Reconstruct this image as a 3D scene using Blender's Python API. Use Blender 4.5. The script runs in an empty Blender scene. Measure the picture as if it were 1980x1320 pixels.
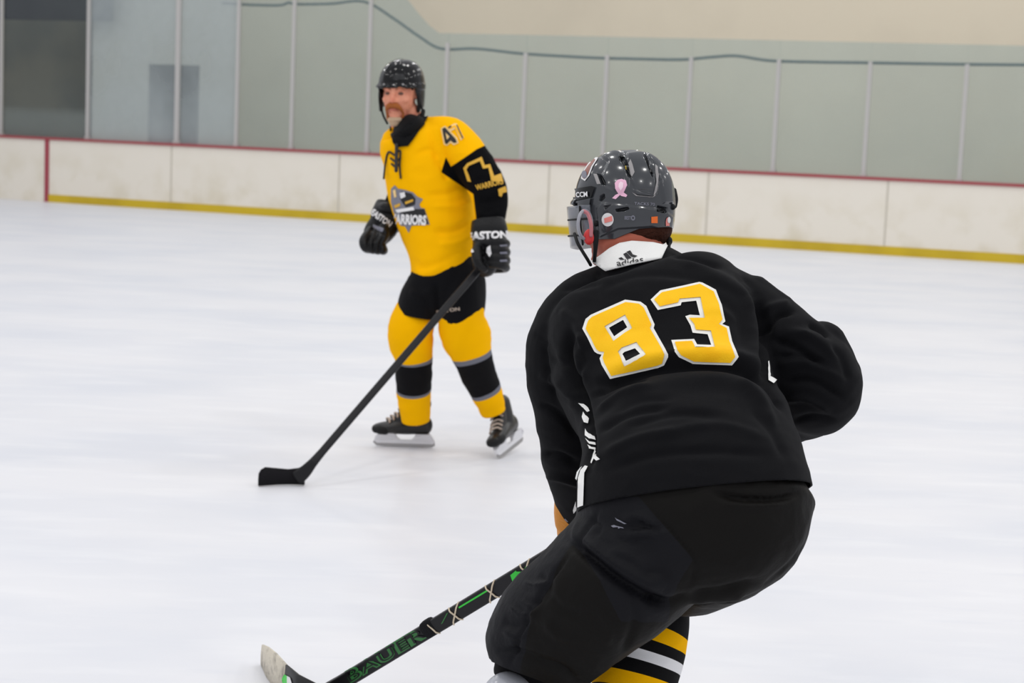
import bpy, bmesh, math, random
import numpy as np
from mathutils import Vector, Matrix, noise
from mathutils.bvhtree import BVHTree
from mathutils.geometry import delaunay_2d_cdt

# ------------------------------------------------------------------ camera, world, light
W, H = 1980, 1320
F = 3400.0
CAMZ = 1.47
CS = bpy.context.scene
COL = CS.collection
PITCH = math.atan(407 / F); ROLL = math.radians(2.4)
cam_data = bpy.data.cameras.new('camera'); cam = bpy.data.objects.new('camera', cam_data); COL.objects.link(cam)
CM = Matrix.Translation((0, 0, CAMZ)) @ Matrix.Rotation(math.pi / 2 - PITCH, 4, 'X') @ Matrix.Rotation(ROLL, 4, 'Z')
cam.matrix_world = CM
cam_data.sensor_width = 36; cam_data.lens = F / W * 36; cam_data.clip_end = 300
cam_data.dof.use_dof = True; cam_data.dof.focus_distance = 3.75
cam_data.dof.aperture_fstop = 6.6
CS.camera = cam
CS.view_settings.view_transform = 'Standard'; CS.view_settings.look = 'None'
CS.view_settings.gamma = 1; CS.view_settings.exposure = 0.0
wd = bpy.data.worlds.new('world'); CS.world = wd; wd.use_nodes = True
wd.node_tree.nodes['Background'].inputs[0].default_value = (0.93, 0.95, 1.0, 1)
wd.node_tree.nodes['Background'].inputs[1].default_value = 0.64
for iy, ly in enumerate((-3.5, 1.5, 6.0, 10.5, 15.0, 20.0, 25.0)):
    for ix, lx in enumerate((-10.5, -6.3, -2.1, 2.1, 6.3, 10.5)):
        l = bpy.data.lights.new('rink_lamp', 'AREA'); l.shape = 'DISK'; l.size = 0.42; l.energy = 42
        l.color = (1, .985, .96)
        lo = bpy.data.objects.new('rink_lamp', l); COL.objects.link(lo); lo.location = (lx, ly, 7.2)

CR = CM.to_3x3(); CPOS = CM.translation.copy()
VIEW = (CR @ Vector((0, 0, -1))).normalized()
def P(x, y, d):
    return CPOS + CR @ Vector(((x - 990) / F * d, -(y - 660) / F * d, -d))
def ray(x, y):
    return (CR @ Vector(((x - 990) / F, -(y - 660) / F, -1))).normalized()
def ground(x, y, z=0.0):
    r = ray(x, y); return CPOS + r * ((z - CPOS.z) / r.z)
CRn = np.array(CR); CPn = np.array(CPOS)
def proj(V):
    c = (np.asarray(V) - CPn) @ CRn
    d = -c[:, 2]
    return np.stack([990 + c[:, 0] / d * F, 660 - c[:, 1] / d * F], 1), d

# ------------------------------------------------------------------ materials
def lin(c):
    r = []
    for v in c[:3]:
        v = v / 255.0
        r.append(v / 12.92 if v <= .04045 else ((v + .055) / 1.055) ** 2.4)
    return tuple(r) + (1.0,)
def mat(name, c, rough=.6, metal=0, spec=.5, sheen=0, bump=None, coat=0, vary=None, trans=0, sss=0):
    m = bpy.data.materials.new(name); m.use_nodes = True
    nt = m.node_tree; b = nt.nodes['Principled BSDF']
    b.inputs['Base Color'].default_value = lin(c)
    b.inputs['Roughness'].default_value = rough; b.inputs['Metallic'].default_value = metal
    b.inputs['Specular IOR Level'].default_value = spec
    b.inputs['Sheen Weight'].default_value = sheen; b.inputs['Coat Weight'].default_value = coat
    b.inputs['Transmission Weight'].default_value = trans
    if sss:
        b.inputs['Subsurface Weight'].default_value = sss; b.inputs['Subsurface Radius'].default_value = (.01, .004, .002)
        b.inputs['Subsurface Scale'].default_value = 1
    tc = nt.nodes.new('ShaderNodeTexCoord')
    if bump:
        sc, st = bump[:2]
        n = nt.nodes.new('ShaderNodeTexNoise'); n.inputs['Scale'].default_value = sc; n.inputs['Detail'].default_value = 3
        nt.links.new(tc.outputs['Object'], n.inputs['Vector'])
        bp = nt.nodes.new('ShaderNodeBump'); bp.inputs['Strength'].default_value = st; bp.inputs['Distance'].default_value = .01
        nt.links.new(n.outputs['Fac'], bp.inputs['Height']); nt.links.new(bp.outputs['Normal'], b.inputs['Normal'])
    if vary:
        sc, c2, lo, hi = vary
        n = nt.nodes.new('ShaderNodeTexNoise'); n.inputs['Scale'].default_value = sc; n.inputs['Detail'].default_value = 5
        nt.links.new(tc.outputs['Object'], n.inputs['Vector'])
        mr = nt.nodes.new('ShaderNodeMapRange'); mr.inputs[1].default_value = lo; mr.inputs[2].default_value = hi
        nt.links.new(n.outputs['Fac'], mr.inputs[0])
        mx = nt.nodes.new('ShaderNodeMix'); mx.data_type = 'RGBA'
        mx.inputs[6].default_value = lin(c); mx.inputs[7].default_value = lin(c2)
        nt.links.new(mr.outputs[0], mx.inputs[0]); nt.links.new(mx.outputs[2], b.inputs['Base Color'])
    return m
M = {}
M['black_knit'] = mat('black_knit', (13, 13, 16), .85, spec=.12, sheen=.02, bump=(900, .25))
M['black_mesh'] = mat('black_mesh', (12, 12, 14), .8, spec=.14, sheen=.02, bump=(500, .2))
M['pants_knit'] = mat('pants_knit', (16, 13, 11), .88, spec=.1, sheen=.02, bump=(700, .3))
M['nylon'] = mat('nylon', (15, 15, 18), .62, spec=.16, bump=(60, .25))
M['yellow_knit'] = mat('yellow_knit', (255, 186, 0), .8, spec=.15, bump=(120, .15))
M['yellow_twill'] = mat('yellow_twill', (255, 197, 20), .7, spec=.2, bump=(400, .15), vary=(14, (252, 184, 8), .52, .72))
M['white_twill'] = mat('white_twill', (240, 238, 232), .7, spec=.2, bump=(500, .2))
M['white_rib'] = mat('white_rib', (242, 241, 238), .8, spec=.2, bump=(500, .15))
M['sock_white'] = mat('sock_white', (235, 234, 236), .85, spec=.15, bump=(700, .3))
M['sock_yellow'] = mat('sock_yellow', (255, 187, 0), .85, spec=.06, bump=(700, .3))
M['sock_black'] = mat('sock_black', (13, 12, 14), .85, spec=.15, bump=(700, .3))
M['sock_grey'] = mat('sock_grey', (112, 113, 122), .85, spec=.15)
M['skin'] = mat('skin', (222, 150, 122), .55, spec=.35, sss=.1, vary=(30, (200, 112, 88), .5, .75))
M['skin_red'] = mat('skin_red', (180, 98, 76), .6, spec=.3, sss=.1, vary=(18, (160, 70, 50), .45, .7))
M['lip'] = mat('lip', (184, 100, 84), .5)
M['beard_red'] = mat('beard_red', (164, 96, 52), .9, spec=.1, bump=(150, .6))
M['beard_grey'] = mat('beard_grey', (196, 168, 140), .9, spec=.1, bump=(150, .6))
M['hair_brown'] = mat('hair_brown', (66, 36, 26), .9, spec=.15, bump=(160, .6))
M['eye'] = mat('eye', (90, 62, 50), .3)
M['brow'] = mat('brow', (160, 100, 72), .9)
M['gloss_black'] = mat('gloss_black', (10, 10, 12), .13, spec=.32)
M['rubber'] = mat('rubber', (14, 14, 15), .6, spec=.3)
M['helmet_grey'] = mat('helmet_grey', (57, 59, 63), .16, spec=.55, coat=.2)
M['helmet_dark'] = mat('helmet_dark', (22, 23, 26), .3, spec=.4)
M['helmet_edge'] = mat('helmet_edge', (150, 146, 146), .35)
M['glove_black'] = mat('glove_black', (8, 8, 10), .4, spec=.28, bump=(120, .3))
M['glove_amber'] = mat('glove_amber', (206, 132, 28), .6, bump=(120, .3))
M['print_white'] = mat('print_white', (232, 230, 230), .55)
M['print_grey'] = mat('print_grey', (122, 122, 134), .6)
M['print_black'] = mat('print_black', (20, 19, 22), .6)
M['print_gold'] = mat('print_gold', (214, 164, 44), .6)
M['print_cream'] = mat('print_cream', (240, 205, 140), .6)
M['pink'] = mat('pink', (244, 190, 214), .4)
M['pink_light'] = mat('pink_light', (252, 222, 234), .4)
M['red'] = mat('red', (210, 50, 50), .4)
M['salmon'] = mat('salmon', (238, 140, 132), .4)
M['orange'] = mat('orange', (240, 110, 30), .45)
M['brown_red'] = mat('brown_red', (138, 74, 58), .4)
M['boot'] = mat('boot', (22, 21, 21), .35, spec=.45, vary=(22, (52, 50, 46), .55, .75))
M['lace'] = mat('lace', (176, 160, 146), .8)
M['lime'] = mat('lime', (170, 180, 20), .5)
M['holder'] = mat('holder', (222, 221, 224), .35)
M['steel'] = mat('steel', (168, 166, 166), .3, metal=.6)
M['stick_black'] = mat('stick_black', (19, 18, 21), .45, spec=.3)
M['stick_carbon'] = mat('stick_carbon', (22, 21, 24), .4, spec=.3)
M['tape_black'] = mat('tape_black', (24, 23, 26), .9, spec=.2, bump=(200, .5))
M['tape_cream'] = mat('tape_cream', (212, 204, 188), .85, bump=(120, .5), vary=(30, (170, 162, 150), .5, .7))
M['twine'] = mat('twine', (218, 202, 178), .8)
M['green'] = mat('green', (50, 205, 60), .4)
M['green_dark'] = mat('green_dark', (42, 112, 50), .4)
M['shin'] = mat('shin', (176, 178, 186), .2, spec=.6)

# ------------------------------------------------------------------ mesh helpers
def link(o, parent=None):
    COL.objects.link(o)
    if parent is not None:
        o.parent = parent
        if parent.type == 'EMPTY':
            o.matrix_parent_inverse = Matrix.Translation(-parent.location)
    return o
def root(name, loc, label, cat, group=None):
    o = bpy.data.objects.new(name, None); COL.objects.link(o); o.location = loc
    o.empty_display_size = .1
    o['label'] = label; o['category'] = cat
    if group: o['group'] = group
    return o
def mk(name, V, Fc, mats, parent=None, smooth=True, idx=None):
    me = bpy.data.meshes.new(name)
    me.from_pydata([tuple(v) for v in V], [], [tuple(f) for f in Fc])
    if not isinstance(mats, (list, tuple)): mats = [mats]
    for m in mats: me.materials.append(m)
    if idx is not None: me.polygons.foreach_set('material_index', np.asarray(idx, dtype=np.int32))
    me.polygons.foreach_set('use_smooth', [smooth] * len(me.polygons))
    me.update()
    return link(bpy.data.objects.new(name, me), parent)
def spl(a, sub):
    """Catmull-Rom through the rows of a"""
    a = np.asarray(a, float); n = len(a)
    if n < 3 or sub <= 1:
        t = np.linspace(0, n - 1, (n - 1) * max(sub, 1) + 1)
        i = np.minimum(t.astype(int), n - 2); f = (t - i)[:, None]
        return a[i] * (1 - f) + a[i + 1] * f
    e = np.vstack([2 * a[0] - a[1], a, 2 * a[-1] - a[-2]]); out = []
    for i in range(n - 1):
        p0, p1, p2, p3 = e[i:i + 4]
        for k in range(sub):
            t = k / sub
            out.append(.5 * (2 * p1 + (p2 - p0) * t + (2 * p0 - 5 * p1 + 4 * p2 - p3) * t * t + (3 * p1 - p0 - 3 * p2 + p3) * t ** 3))
    out.append(a[-1]); return np.array(out)
class Soup:
    def __init__(s): s.V = []; s.F = []; s.row = []
    def add(s, V, Fc):
        o = len(s.V); s.V += [Vector(v) for v in V]; s.F += [tuple(i + o for i in f) for f in Fc]
    def tube(s, pts, ru, rv=None, n=28, cap='round', ex=2.0, ref=None, sub=5, base=None):
        pts = [Vector(p) for p in pts]
        if not hasattr(ru, '__len__'): ru = [ru] * len(pts)
        if rv is None: rv = ru
        if not hasattr(rv, '__len__'): rv = [rv] * len(pts)
        A = spl([[*p, a, b] for p, a, b in zip(pts, ru, rv)], sub)
        ref = Vector(ref) if ref is not None else VIEW
        C = [Vector(r[:3]) for r in A]; k = len(C); rings = []; prev = None
        for i in range(k):
            T = (C[min(i + 1, k - 1)] - C[max(i - 1, 0)]).normalized()
            U = T.cross(ref)
            if U.length < .2 and prev is not None: U = prev - T * prev.dot(T)
            if U.length < 1e-3: U = T.cross(Vector((0, 0, 1)))
            if U.length < 1e-3: U = T.cross(Vector((1, 0, 0)))
            U.normalize()
            if prev is not None and U.dot(prev) < 0: U = -U
            prev = U; Vv = U.cross(T).normalized()
            rings.append((C[i], T, U, Vv, max(A[i][3], 1e-4), max(A[i][4], 1e-4)))
        seq = []
        if cap == 'round':
            c, T, U, Vv, a, b = rings[0]; m = min(a, b)
            for q in (80, 60, 40, 20):
                r = math.radians(q); seq.append((c - T * m * math.sin(r), U, Vv, a * math.cos(r), b * math.cos(r)))
        seq += [(c, U, Vv, a, b) for c, T, U, Vv, a, b in rings]
        if cap == 'round':
            c, T, U, Vv, a, b = rings[-1]; m = min(a, b)
            for q in (20, 40, 60, 80):
                r = math.radians(q); seq.append((c + T * m * math.sin(r), U, Vv, a * math.cos(r), b * math.cos(r)))
        V = []; Fc = []
        for c, U, Vv, a, b in seq:
            for j in range(n):
                t = 2 * math.pi * j / n; cc, ss = math.cos(t), math.sin(t)
                cc = math.copysign(abs(cc) ** (2 / ex), cc); ss = math.copysign(abs(ss) ** (2 / ex), ss)
                V.append(c + U * a * cc + Vv * b * ss)
        R = len(seq)
        for i in range(R - 1):
            for j in range(n):
                Fc.append((i * n + j, i * n + (j + 1) % n, (i + 1) * n + (j + 1) % n, (i + 1) * n + j))
        s.nrow = R - 1; s.ncol = n
        if cap != 'open':
            Fc.append(tuple(range(n))[::-1]); Fc.append(tuple((R - 1) * n + j for j in range(n)))
        s.add(V, Fc); return s
    def ptube(s, pts, flat=1.0, **k):
        """pixel points (x, y, depth, radius in px[, depth radius in m])"""
        Q = [P(*p[:3]) for p in pts]; ru = [p[3] * p[2] / F for p in pts]
        rv = [(p[4] if len(p) > 4 else p[3] * p[2] / F * flat) for p in pts]
        return s.tube(Q, ru, rv, **k)
    def ell(s, c, r, rot=None, n=20):
        V = []; Fc = []; rot = rot or Matrix.Identity(3); c = Vector(c)
        for i in range(1, n):
            for j in range(2 * n):
                t = math.pi * i / n; p = math.pi * j / n
                V.append(c + rot @ Vector((r[0] * math.sin(t) * math.cos(p), r[1] * math.sin(t) * math.sin(p), r[2] * math.cos(t))))
        m = 2 * n
        for i in range(n - 2):
            for j in range(m): Fc.append((i * m + j, i * m + (j + 1) % m, (i + 1) * m + (j + 1) % m, (i + 1) * m + j)[::-1])
        a = len(V); V += [c + rot @ Vector((0, 0, r[2])), c - rot @ Vector((0, 0, r[2]))]
        for j in range(m):
            Fc.append((a, j, (j + 1) % m)); Fc.append((a + 1, (n - 2) * m + (j + 1) % m, (n - 2) * m + j))
        s.add(V, Fc); return s
    def box(s, mtx, dims):
        a, b, c = [d / 2 for d in dims]
        V = [mtx @ Vector((x, y, z)) for x in (-a, a) for y in (-b, b) for z in (-c, c)]
        s.add(V, [(0, 1, 3, 2), (4, 6, 7, 5), (0, 4, 5, 1), (2, 3, 7, 6), (0, 2, 6, 4), (1, 5, 7, 3)]); return s
    def xf(s, mtx):
        s.V = [mtx @ v for v in s.V]; return s
    def raw(s, name, mats, parent=None, smooth=True, idx=None):
        return mk(name, s.V, s.F, mats, parent, smooth, idx)
    def remesh(s, name, mats, parent=None, voxel=.006, smooth=4):
        o = mk(name + '_tmp', s.V, s.F, [], None)
        bm = bmesh.new(); bm.from_mesh(o.data); bmesh.ops.recalc_face_normals(bm, faces=bm.faces); bm.to_mesh(o.data); bm.free()
        m = o.modifiers.new('r', 'REMESH'); m.mode = 'VOXEL'; m.voxel_size = voxel; m.use_smooth_shade = True
        if smooth:
            k = o.modifiers.new('s', 'SMOOTH'); k.iterations = smooth; k.factor = .5
        dg = bpy.context.evaluated_depsgraph_get(); dg.update()
        me = bpy.data.meshes.new_from_object(o.evaluated_get(dg)); me.name = name
        old = o.data; bpy.data.objects.remove(o); bpy.data.meshes.remove(old)
        me.materials.clear()
        if not isinstance(mats, (list, tuple)): mats = [mats]
        for q in mats: me.materials.append(q)
        me.polygons.foreach_set('use_smooth', [True] * len(me.polygons))
        return link(bpy.data.objects.new(name, me), parent)
def getv(o):
    a = np.empty(len(o.data.vertices) * 3); o.data.vertices.foreach_get('co', a); return a.reshape(-1, 3)
def setv(o, a):
    o.data.vertices.foreach_set('co', a.ravel()); o.data.update()
def getn(o):
    a = np.empty(len(o.data.vertices) * 3); o.data.vertex_normals.foreach_get('vector', a); return a.reshape(-1, 3)
def pdist(Q, line, closed=False):
    L = np.asarray(line, float)
    if closed: L = np.vstack([L, L[:1]])
    best = np.full(len(Q), 1e9); par = np.zeros(len(Q)); n = len(L) - 1
    for i in range(n):
        a, b = L[i], L[i + 1]; ab = b - a
        t = np.clip(((Q - a) @ ab) / (ab @ ab + 1e-9), 0, 1)
        d = np.linalg.norm(Q - (a + t[:, None] * ab), axis=1)
        k = d < best; best[k] = d[k]; par[k] = (i + t[k]) / n
    return best, par
def inpoly(Q, poly):
    Q = np.asarray(Q, float); r = np.zeros(len(Q), bool); n = len(poly)
    for i in range(n):
        x1, y1 = poly[i][:2]; x2, y2 = poly[(i + 1) % n][:2]
        if y1 == y2: continue
        c = ((y1 > Q[:, 1]) != (y2 > Q[:, 1])) & (Q[:, 0] < (x2 - x1) * (Q[:, 1] - y1) / (y2 - y1) + x1)
        r ^= c
    return r
def facing(o):
    V = getv(o); N = getn(o); D = V - CPn; D /= np.linalg.norm(D, axis=1)[:, None]
    return np.clip(-(N * D).sum(1) * 3, 0, 1)
def folds(o, lst, smooth_line=4):
    """cloth folds: (polyline px, width px, height m) pushed along the normals of the cloth"""
    V = getv(o); N = getn(o); Q, _ = proj(V); w = facing(o); dsp = np.zeros(len(V))
    for line, wd_, amp in lst:
        L = spl(line, smooth_line); d, t = pdist(Q, L)
        dsp += amp * np.exp(-(d / wd_) ** 2) * np.clip(np.sin(np.pi * np.clip(t, 0.02, .98)) * 1.8, 0, 1)
    setv(o, V + N * (dsp * w)[:, None])
def wrinkle(o, amp, scale, stretch=(1, 1, 1), seed=0):
    V = getv(o); N = getn(o); d = np.empty(len(V))
    for i, v in enumerate(V):
        q = Vector((v[0] * stretch[0] * scale + seed, v[1] * stretch[1] * scale, v[2] * stretch[2] * scale))
        a = noise.noise(q); d[i] = (1 - abs(a) * 3) * .5 + noise.noise(q * 2.1) * .35
    setv(o, V + N * (d * amp)[:, None])
def emboss(o, poly, h, fall, mi=None, closed=True):
    V = getv(o); N = getn(o); Q, _ = proj(V); w = facing(o)
    ins = inpoly(Q, poly); d, _ = pdist(Q, poly, True); sd = np.where(ins, d, -d)
    k = np.clip(sd / fall + .5, 0, 1); k = k * k * (3 - 2 * k)
    setv(o, V + N * (k * w * h)[:, None])
    if mi is not None:
        for p in o.data.polygons:
            if all(ins[i] and w[i] > .3 for i in p.vertices): p.material_index = mi
def paint(o, poly, mi, need_face=True):
    V = getv(o); Q, _ = proj(V); ins = inpoly(Q, poly); w = facing(o)
    for p in o.data.polygons:
        c = sum(ins[i] for i in p.vertices) * 2 >= len(p.vertices)
        if c and (not need_face or sum(w[i] for i in p.vertices) > .2): p.material_index = mi
def two_tone(name, c1, c2, **k):
    """one cloth sewn from two colours; the seam line is stored on the mesh as the attribute 'panel'"""
    m = mat(name, c1, **k); nt = m.node_tree; b = nt.nodes['Principled BSDF']
    at = nt.nodes.new('ShaderNodeAttribute'); at.attribute_name = 'panel'
    mr = nt.nodes.new('ShaderNodeMapRange'); mr.inputs[1].default_value = -.6; mr.inputs[2].default_value = .6
    nt.links.new(at.outputs['Fac'], mr.inputs[0])
    mx = nt.nodes.new('ShaderNodeMix'); mx.data_type = 'RGBA'; mx.inputs[6].default_value = lin(c1); mx.inputs[7].default_value = lin(c2)
    nt.links.new(mr.outputs[0], mx.inputs[0]); nt.links.new(mx.outputs[2], b.inputs['Base Color']); return m
def set_panel(o, val):
    a = o.data.attributes.new('panel', 'FLOAT', 'POINT'); a.data.foreach_set('value', np.asarray(val, dtype=np.float32))
def sdist(Q, poly):
    d, _ = pdist(Q, poly, True); return np.where(inpoly(Q, poly), d, -d)
def cut(o, a, b, c, keep_up=True, thick=.004):
    """open hem: trim the garment below the plane through a, b, c"""
    n = (b - a).cross(c - a).normalized()
    if n.z < 0: n = -n
    bm = bmesh.new(); bm.from_mesh(o.data)
    bmesh.ops.bisect_plane(bm, geom=bm.verts[:] + bm.edges[:] + bm.faces[:], plane_co=a, plane_no=n, clear_inner=keep_up, clear_outer=not keep_up)
    bm.to_mesh(o.data); bm.free()
    md = o.modifiers.new('cloth', 'SOLIDIFY'); md.thickness = thick; md.offset = -1
def bvh(*objs):
    V = []; Fc = []
    for o in objs:
        k = len(V); V += [tuple(v) for v in getv(o)]; Fc += [tuple(i + k for i in p.vertices) for p in o.data.polygons]
    return BVHTree.FromPolygons(V, Fc)
def cast(tree, x, y, off):
    r = ray(x, y); h = tree.ray_cast(CPOS, r)
    if h[0] is None: return None
    n = h[1]
    if n.dot(r) > 0: n = -n
    return h[0] + n * off
def patch(name, polys, tree, m, parent, off=.002, step=6, thick=0.0):
    """a printed or stitched piece laid on a surface, its outline given as pixel rings (holes by even-odd)"""
    pts = []; edges = []
    for ring in polys:
        R = []
        for i in range(len(ring)):
            a = np.array(ring[i][:2], float); b = np.array(ring[(i + 1) % len(ring)][:2], float)
            k = max(1, int(np.linalg.norm(b - a) / step))
            R += [a + (b - a) * j / k for j in range(k)]
        s = len(pts); pts += R; edges += [(s + j, s + (j + 1) % len(R)) for j in range(len(R))]
    A = np.array([p for r in polys for p in [q[:2] for q in r]], float); lo = A.min(0); hi = A.max(0)
    B = np.array(pts)
    gx, gy = np.meshgrid(np.arange(lo[0], hi[0], step), np.arange(lo[1], hi[1], step))
    G = np.stack([gx.ravel() + step * .37, gy.ravel() + step * .31], 1)
    if len(G):
        dd = np.min(np.linalg.norm(G[:, None] - B[None], axis=2), axis=1); G = G[dd > step * .4]
    allp = [Vector((float(p[0]), float(p[1]))) for p in pts] + [Vector((float(p[0]), float(p[1]))) for p in G]
    vo, eo, fo, *_ = delaunay_2d_cdt(allp, edges, [], 0, 1e-4)
    cen = np.array([[(vo[f[0]].x + vo[f[1]].x + vo[f[2]].x) / 3, (vo[f[0]].y + vo[f[1]].y + vo[f[2]].y) / 3] for f in fo])
    ok = np.zeros(len(fo), bool)
    for r in polys: ok ^= inpoly(cen, r)
    V3 = [cast(tree, v.x, v.y, off) for v in vo]
    Fc = [f for f, k in zip(fo, ok) if k and all(V3[i] is not None for i in f)]
    return finish_patch(name, V3, Fc, m, parent, thick)
def finish_patch(name, V3, Fc, m, parent, thick=0):
    # drop slivers that span a depth jump
    G = []
    for f in Fc:
        ds = [(V3[i] - CPOS).length for i in f]
        if max(ds) - min(ds) < .06: G.append(f)
    used = sorted({i for f in G for i in f}); mp = {i: j for j, i in enumerate(used)}
    V = [V3[i] for i in used]; Fo = []
    for f in G:
        a, b, c = [V3[i] for i in f]
        if (b - a).cross(c - a).dot(a - CPOS) > 0: f = f[::-1]
        Fo.append(tuple(mp[i] for i in f))
    o = mk(name, V, Fo, m, parent, smooth=True)
    if thick:
        md = o.modifiers.new('t', 'SOLIDIFY'); md.thickness = thick; md.offset = 1
    return o
def text_mesh(txt, bold=0.0, extr=0, shear=0, spacing=1.0):
    cu = bpy.data.curves.new('t', 'FONT'); cu.body = txt; cu.align_x = 'CENTER'; cu.align_y = 'CENTER'
    cu.offset = bold; cu.shear = shear; cu.resolution_u = 3; cu.space_character = spacing
    o = bpy.data.objects.new('t', cu); COL.objects.link(o)
    dg = bpy.context.evaluated_depsgraph_get(); dg.update()
    me = bpy.data.meshes.new_from_object(o.evaluated_get(dg))
    bm = bmesh.new(); bm.from_mesh(me); bmesh.ops.triangulate(bm, faces=bm.faces)
    bm.verts.ensure_lookup_table(); V = [v.co.copy() for v in bm.verts]; Fc = [tuple(v.index for v in f.verts) for f in bm.faces]
    bm.free(); bpy.data.objects.remove(o); bpy.data.curves.remove(cu); bpy.data.meshes.remove(me)
    a = np.array([v[:2] for v in V]); c = (a.min(0) + a.max(0)) / 2; s = a.max(0) - a.min(0)
    return [((v.x - c[0]) / s[0], (v.y - c[1]) / s[1]) for v in V], Fc
def subd(V, Fc, n):
    for _ in range(n):
        V = list(V); mid = {}; G = []
        def m(i, j):
            k = (min(i, j), max(i, j))
            if k not in mid:
                V.append(((V[i][0] + V[j][0]) / 2, (V[i][1] + V[j][1]) / 2)); mid[k] = len(V) - 1
            return mid[k]
        for a, b, c in Fc:
            ab, bc, ca = m(a, b), m(b, c), m(c, a); G += [(a, ab, ca), (ab, b, bc), (ca, bc, c), (ab, bc, ca)]
        Fc = G
    return V, Fc
def ptext(name, txt, x, y, w, h, ang, tree, m, parent, off=.0025, bold=0.02, curve=0, sub=1, **k):
    """lettering laid on a surface; pixel centre, width, height, angle (degrees, counter-clockwise)"""
    V, Fc = text_mesh(txt, bold, **k); V, Fc = subd(V, Fc, sub); a = math.radians(ang); V3 = []
    for u, v in V:
        X = u * w; Y = v * h + curve * (u * u - .25) * 4
        V3.append(cast(tree, x + X * math.cos(a) + Y * -math.sin(a), y - (X * math.sin(a) + Y * math.cos(a)), off))
    Fc = [f for f in Fc if all(V3[i] is not None for i in f)]
    return finish_patch(name, V3, Fc, m, parent)
def frame(fwd, up):
    f = Vector(fwd).normalized(); u = Vector(up); r = f.cross(u).normalized(); u = r.cross(f).normalized()
    return Matrix((r, f, u)).transposed()          # local x right, y forward, z up

# ------------------------------------------------------------------ the rink
def struct(o): o['kind'] = 'structure'; return o
def ice_mat():
    m = bpy.data.materials.new('ice'); m.use_nodes = True; nt = m.node_tree; b = nt.nodes['Principled BSDF']
    N = nt.nodes.new; L = nt.links.new
    tc = N('ShaderNodeTexCoord')
    def nz(sc, stretch, rot, det=4):
        mp = N('ShaderNodeMapping'); mp.inputs['Scale'].default_value = stretch; mp.inputs['Rotation'].default_value = (0, 0, rot)
        n = N('ShaderNodeTexNoise'); n.inputs['Scale'].default_value = sc; n.inputs['Detail'].default_value = det
        L(tc.outputs['Object'], mp.inputs[0]); L(mp.outputs[0], n.inputs['Vector']); return n
    a = nz(1.1, (.6, 1.1, 1), .35); c = nz(4, (.5, 1.6, 1), .3, 7); d = nz(5, (.35, 2.2, 1), -.75, 6)
    def mrg(n, lo, hi, o0=0, o1=1):
        r = N('ShaderNodeMapRange'); r.inputs[1].default_value = lo; r.inputs[2].default_value = hi
        r.inputs[3].default_value = o0; r.inputs[4].default_value = o1; L(n.outputs['Fac'], r.inputs[0]); return r
    m1 = N('ShaderNodeMix'); m1.data_type = 'RGBA'; m1.inputs[6].default_value = lin((226, 226, 230)); m1.inputs[7].default_value = lin((216, 218, 225))
    L(mrg(a, .4, .68).outputs[0], m1.inputs[0])
    m2 = N('ShaderNodeMix'); m2.data_type = 'RGBA'; m2.inputs[7].default_value = lin((238, 238, 240))
    L(mrg(c, .5, .75, 0, .4).outputs[0], m2.inputs[0]); L(m1.outputs[2], m2.inputs[6])
    m3 = N('ShaderNodeMix'); m3.data_type = 'RGBA'; m3.inputs[7].default_value = lin((214, 216, 224))
    L(mrg(d, .6, .78, 0, .5).outputs[0], m3.inputs[0]); L(m2.outputs[2], m3.inputs[6])
    L(m3.outputs[2], b.inputs['Base Color'])
    b.inputs['Roughness'].default_value = .42; b.inputs['Specular IOR Level'].default_value = .28
    bp = N('ShaderNodeBump'); bp.inputs['Strength'].default_value = .12; bp.inputs['Distance'].default_value = .01
    L(c.outputs['Fac'], bp.inputs['Height']); L(bp.outputs[0], b.inputs['Normal'])
    return m
S = Soup(); S.box(Matrix.Translation((0, 16, -.05)), (60, 60, .1))
struct(S.raw('floor', ice_mat(), smooth=False))

basepx = [(0, 387), (90, 389), (331, 403), (700, 426.5), (1000, 449), (1300, 469.5), (1400, 475), (1700, 494), (1980, 507)]
G = np.array([ground(*p)[:2] for p in basepx])
cf = np.polyfit(G[:, 0], G[:, 1], 2)
def bl(x):                                       # the boards' line on the ice
    return Vector((x, float(np.polyval(cf, x)), 0))
def at_px(x):                                    # where the boards stand under pixel column x
    lo, hi = -14.0, 14.0
    for _ in range(50):
        m = (lo + hi) / 2; q, _d = proj([bl(m) + Vector((0, 0, .5))])
        if q[0][0] < x: lo = m
        else: hi = m
    return bl(lo)
def strip(S, x0, x1, z0, z1, y0, y1, n=60):
    """a slab following the boards: y0 / y1 are offsets from their face (positive = away from the ice)"""
    o = len(S.V)
    for i in range(n + 1):
        x = x0 + (x1 - x0) * i / n; p = bl(x); t = (bl(x + .05) - bl(x - .05)).normalized(); k = Vector((-t.y, t.x, 0))
        for y, z in ((y0, z0), (y1, z0), (y1, z1), (y0, z1)): S.V.append(p + k * y + Vector((0, 0, z)))
    for i in range(n):
        for j in range(4):
            a = o + i * 4 + j; b = o + i * 4 + (j + 1) % 4; S.F.append((a, b, b + 4, a + 4))
    S.F.append((o, o + 3, o + 2, o + 1)); e = o + n * 4; S.F.append((e, e + 1, e + 2, e + 3))
    return S
BH = 1.015; X0, X1 = -12.5, 15.0
bm_ = mat('board_white', (232, 225, 212), .4, spec=.35)
nt = bm_.node_tree; b = nt.nodes['Principled BSDF']; tc = nt.nodes.new('ShaderNodeTexCoord')
n1 = nt.nodes.new('ShaderNodeTexNoise'); n1.inputs['Scale'].default_value = 2.2; n1.inputs['Detail'].default_value = 6
nt.links.new(tc.outputs['Object'], n1.inputs['Vector'])
mr = nt.nodes.new('ShaderNodeMapRange'); mr.inputs[1].default_value = .46; mr.inputs[2].default_value = .75; nt.links.new(n1.outputs['Fac'], mr.inputs[0])
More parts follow.
